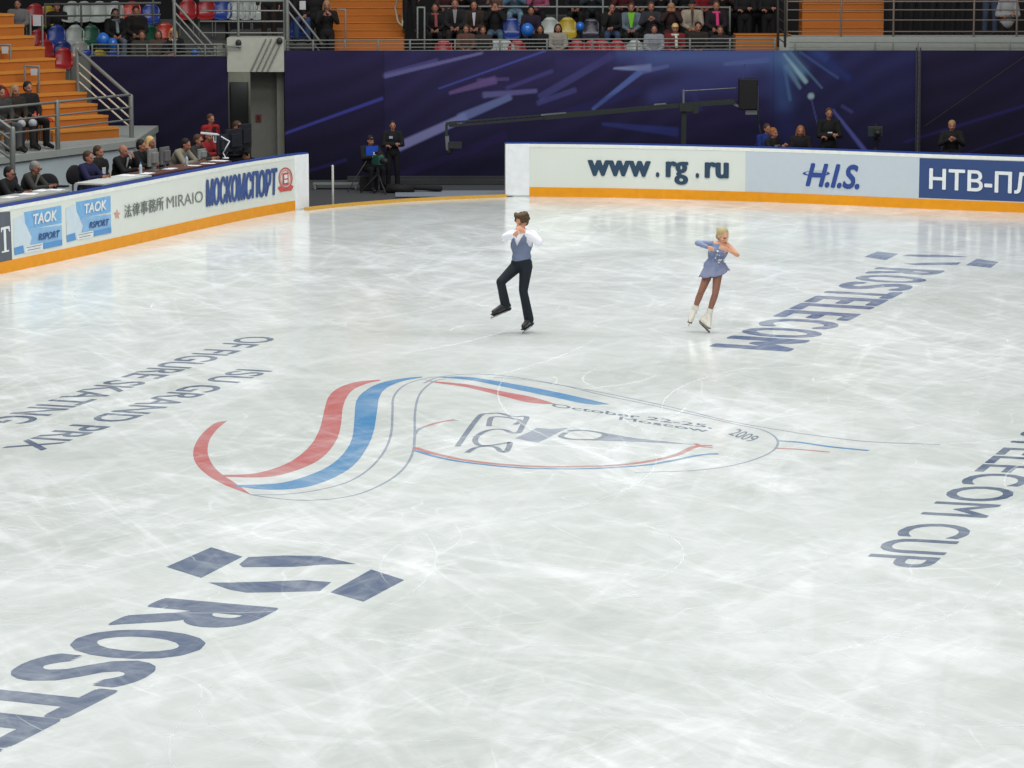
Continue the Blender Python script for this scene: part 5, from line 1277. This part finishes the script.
# waistcoat with V neck: torso shell whose upper front is cut away
mb = MB(); torso_prims(mb, JM, .016, low=False)
P_, C_ = Vector(JM['pelvis']), Vector(JM['chest']); mb.ell(P_.lerp(C_, .3), (.148, .125, .14))
vm = remesh(mb, .012, 2, 'vest')
fdir = Vector((-.5, -.85, 0)).normalized(); bm = bmesh.new(); bm.from_mesh(vm); kill = []
axx = (Vector(JM['shb']) - Vector(JM['sha'])).normalized()
for f in bm.faces:
    c = f.calc_center_median(); d = c - C_; lat = d.dot(axx); zz = c.z - C_.z
    if abs(lat) > .135 + max(0, (.05 - zz)) * .4 and zz > -.05: kill.append(f)
    elif c.z > N.z - .01: kill.append(f)
    elif d.dot(fdir) > .0 and zz > -.02 and abs(lat) < (zz + .02) * .5: kill.append(f)
bmesh.ops.delete(bm, geom=kill, context='FACES'); bm.to_mesh(vm); bm.free()
link('waistcoat', vm, mat('grey waistcoat', (112, 124, 150), .7, noise=.1), man)
mb = MB(); P_ = Vector(JM['pelvis']); mb.ell(P_ - Vector((0, 0, .0)), (.168, .13, .125), Matrix.Rotation(R(-25), 3, 'Z'))
for k in ('a', 'b'): leg_prims(mb, JM, k, .012, 1.0, False, .026)
link('trousers', remesh(mb, .012, 2, 'trousers'), mat('black trousers', (26, 34, 42), .8, noise=.15), man)
for k in ('a', 'b'): make_boot(JM, k, (28, 30, 34), (170, 175, 180), man)
# --- woman
bx2, by2 = 708, 332.5; wp = lambda x, y, d=0.0: skater_pts(bx2, by2, x, y, d)
JW = dict(pelvis=wp(713.2, 269.0, 0), chest=wp(717.6, 253.2, 0), neck=wp(719.4, 245.2, 0), sha=wp(711.6, 246.0, .02), shb=wp(726.3, 247.0, -.02),
          hipa=wp(709.2, 272.5, .02), hipb=wp(717.5, 272.5, -.02), kna=wp(700.4, 294, -.05), knb=wp(714.6, 295.5, -.10), heb=wp(702.8, 321.5, .02), ana=wp(694.6, 311.5, .10), anb=wp(709.0, 315.5, .03),
          toa=wp(690.6, 322.0, .03), tob=wp(708.6, 327.5, -.08), head=wp(721.8, 238.0, -.03), face=(.62, -.72, -.38), headup=(.12, 0, 1),
          ela=wp(696.5, 245.0, -.03), elb=wp(736.2, 257.0, -.12), wra=wp(706.5, 249.5, -.17), wrb=wp(726.8, 252.6, -.2), hsa=(0, 0, 1), hsb=(0, 0, 1), curl=.6)
me, idx = body_mesh(JW, .0085, True, .9)
wom = link('person', me, [mat('woman skin', (212, 160, 130), .6, noise=.05), EYE, LIP]); me.polygons.foreach_set('material_index', idx)
tag(wom, 'female figure skater in one-sleeved blue dress with short skirt, hands at chest', 'person'); wom.location = G(708, 332.5)
link('hair', hair_mesh(JW, 'bun', .010), mat('hair', (176, 160, 118), .6, noise=.2, scale=40), wom)
DR = mat('periwinkle dress', (124, 136, 168), .6, noise=.22, scale=18)
mb = MB(); torso_prims(mb, JW, .008, True)
me2 = remesh(mb, .0105, 2, 'dress'); bm = bmesh.new(); bm.from_mesh(me2); C_ = Vector(JW['chest']); N = Vector(JW['neck'])
kill = [f for f in bm.faces if (lambda c: (c.x - C_.x > .015 and c.z > C_.z + .045 - (c.x - C_.x) * .1) or c.z > N.z + .0)(f.calc_center_median())]
bmesh.ops.delete(bm, geom=kill, context='FACES'); bm.to_mesh(me2); bm.free()
drs = link('dress', me2, DR, wom)
mb = MB(); arm_prims(mb, JW, 'a', .009, end=.92, fem=True); link('sleeve', remesh(mb, .0105, 2, 'sleeve'), DR, drs)
# skirt
mb = MB(); P_ = Vector(JW['pelvis']); nR = 44; vs = []; fs = []; rows = 9
axt = (Vector(JW['chest']) - P_).normalized()
for side in (0, 1):
    for j in range(rows + 1):
        t = j / rows
        for i in range(nR):
            a = 2 * math.pi * i / nR; flare = (.122 + .055 * t ** .8 + .075 * t * max(0, math.cos(a - .3))) * (1 + .06 * t * math.sin(a * 7)) - side * .004
            drop = .095 - .24 * t + .10 * t * max(0, math.cos(a - .2)) - .015 * t * math.sin(a * 5)
            c = P_ + axt * drop; vs.append((c.x + flare * math.cos(a), c.y + flare * .82 * math.sin(a), c.z))
NN = (rows + 1) * nR
for s_ in (0, 1):
    for j in range(rows):
        for i in range(nR):
            a = s_ * NN + j * nR + i; b = s_ * NN + j * nR + (i + 1) % nR; fs.append((a, b, b + nR, a + nR))
for i in range(nR): a = rows * nR + i; b = rows * nR + (i + 1) % nR; fs.append((a, b, b + NN, a + NN))
mb.add(vs, fs); mb.build('skirt', mat('pale chiffon skirt', (134, 140, 168), .7, noise=.3, scale=9), drs, True)
mb = MB(); rg = random.Random(2)
for i in range(26):
    t = rg.random(); x = -.03 + .12 * t + rg.uniform(-.02, .02); z = -.16 + .24 * rg.random()
    c = C_ + Vector((x - .02, -.125 + abs(x) * .25, z)); mb.ell(c, (.012, .008, .012), n=6, k=4)
mb.build('sequins', mat('silver sequins', (226, 226, 220), .2, .5), drs, True)
mb = MB(); 
for k in ('a', 'b'): leg_prims(mb, JW, k, .006, .99, True)
link('tights', remesh(mb, .0105, 2, 'tights'), mat('bronze tights', (146, 102, 84), .6, noise=.08), wom)
for k in ('a', 'b'): make_boot(JW, k, (222, 218, 206), (60, 62, 66), wom, True, .06)
for o in (man, wom):      # blades touch the ice
    bpy.context.view_layer.update()
    lo_ = min((c.matrix_world @ Vector(bb)).z for c in o.children_recursive if c.name.startswith('blade') for bb in c.bound_box)
    zs = [ (c.matrix_world @ v.co).z for c in o.children_recursive if c.name.startswith('blade') for v in c.data.vertices]
    o.location.z -= min(zs) - .004
# ------------------------------------------------------------------ light
w = bpy.data.worlds.new('world'); scene.world = w; w.use_nodes = True
w.node_tree.nodes['Background'].inputs[0].default_value = (1.0, 1.0, 1.0, 1); w.node_tree.nodes['Background'].inputs[1].default_value = .27
def area(name, loc, size, power, rot=(0, 0, 0), col=(1, 1, 1)):
    l = bpy.data.lights.new(name, 'AREA'); l.shape = 'RECTANGLE'; l.size, l.size_y = size; l.energy = power; l.color = col
    o = bpy.data.objects.new(name, l); COL.objects.link(o); o.location = loc; o.rotation_euler = rot; return o
for i in range(4):
    area('rink_light', (1, 20 + i * 13, 17), (22, 7), (1850, 2300, 2600, 2600)[i], col=(1, .99, .985))
pl = bpy.data.lights.new('recess_fill', 'POINT'); pl.energy = 10; pl.shadow_soft_size = .1; plo = bpy.data.objects.new('recess_fill', pl); COL.objects.link(plo); plo.location = (XA(243, 72), 71.9, 2.2)  # added fill light that lifts the black recess, not a fitting
scene.view_settings.view_transform = 'Standard'; scene.view_settings.look = 'None'; scene.view_settings.exposure = 0
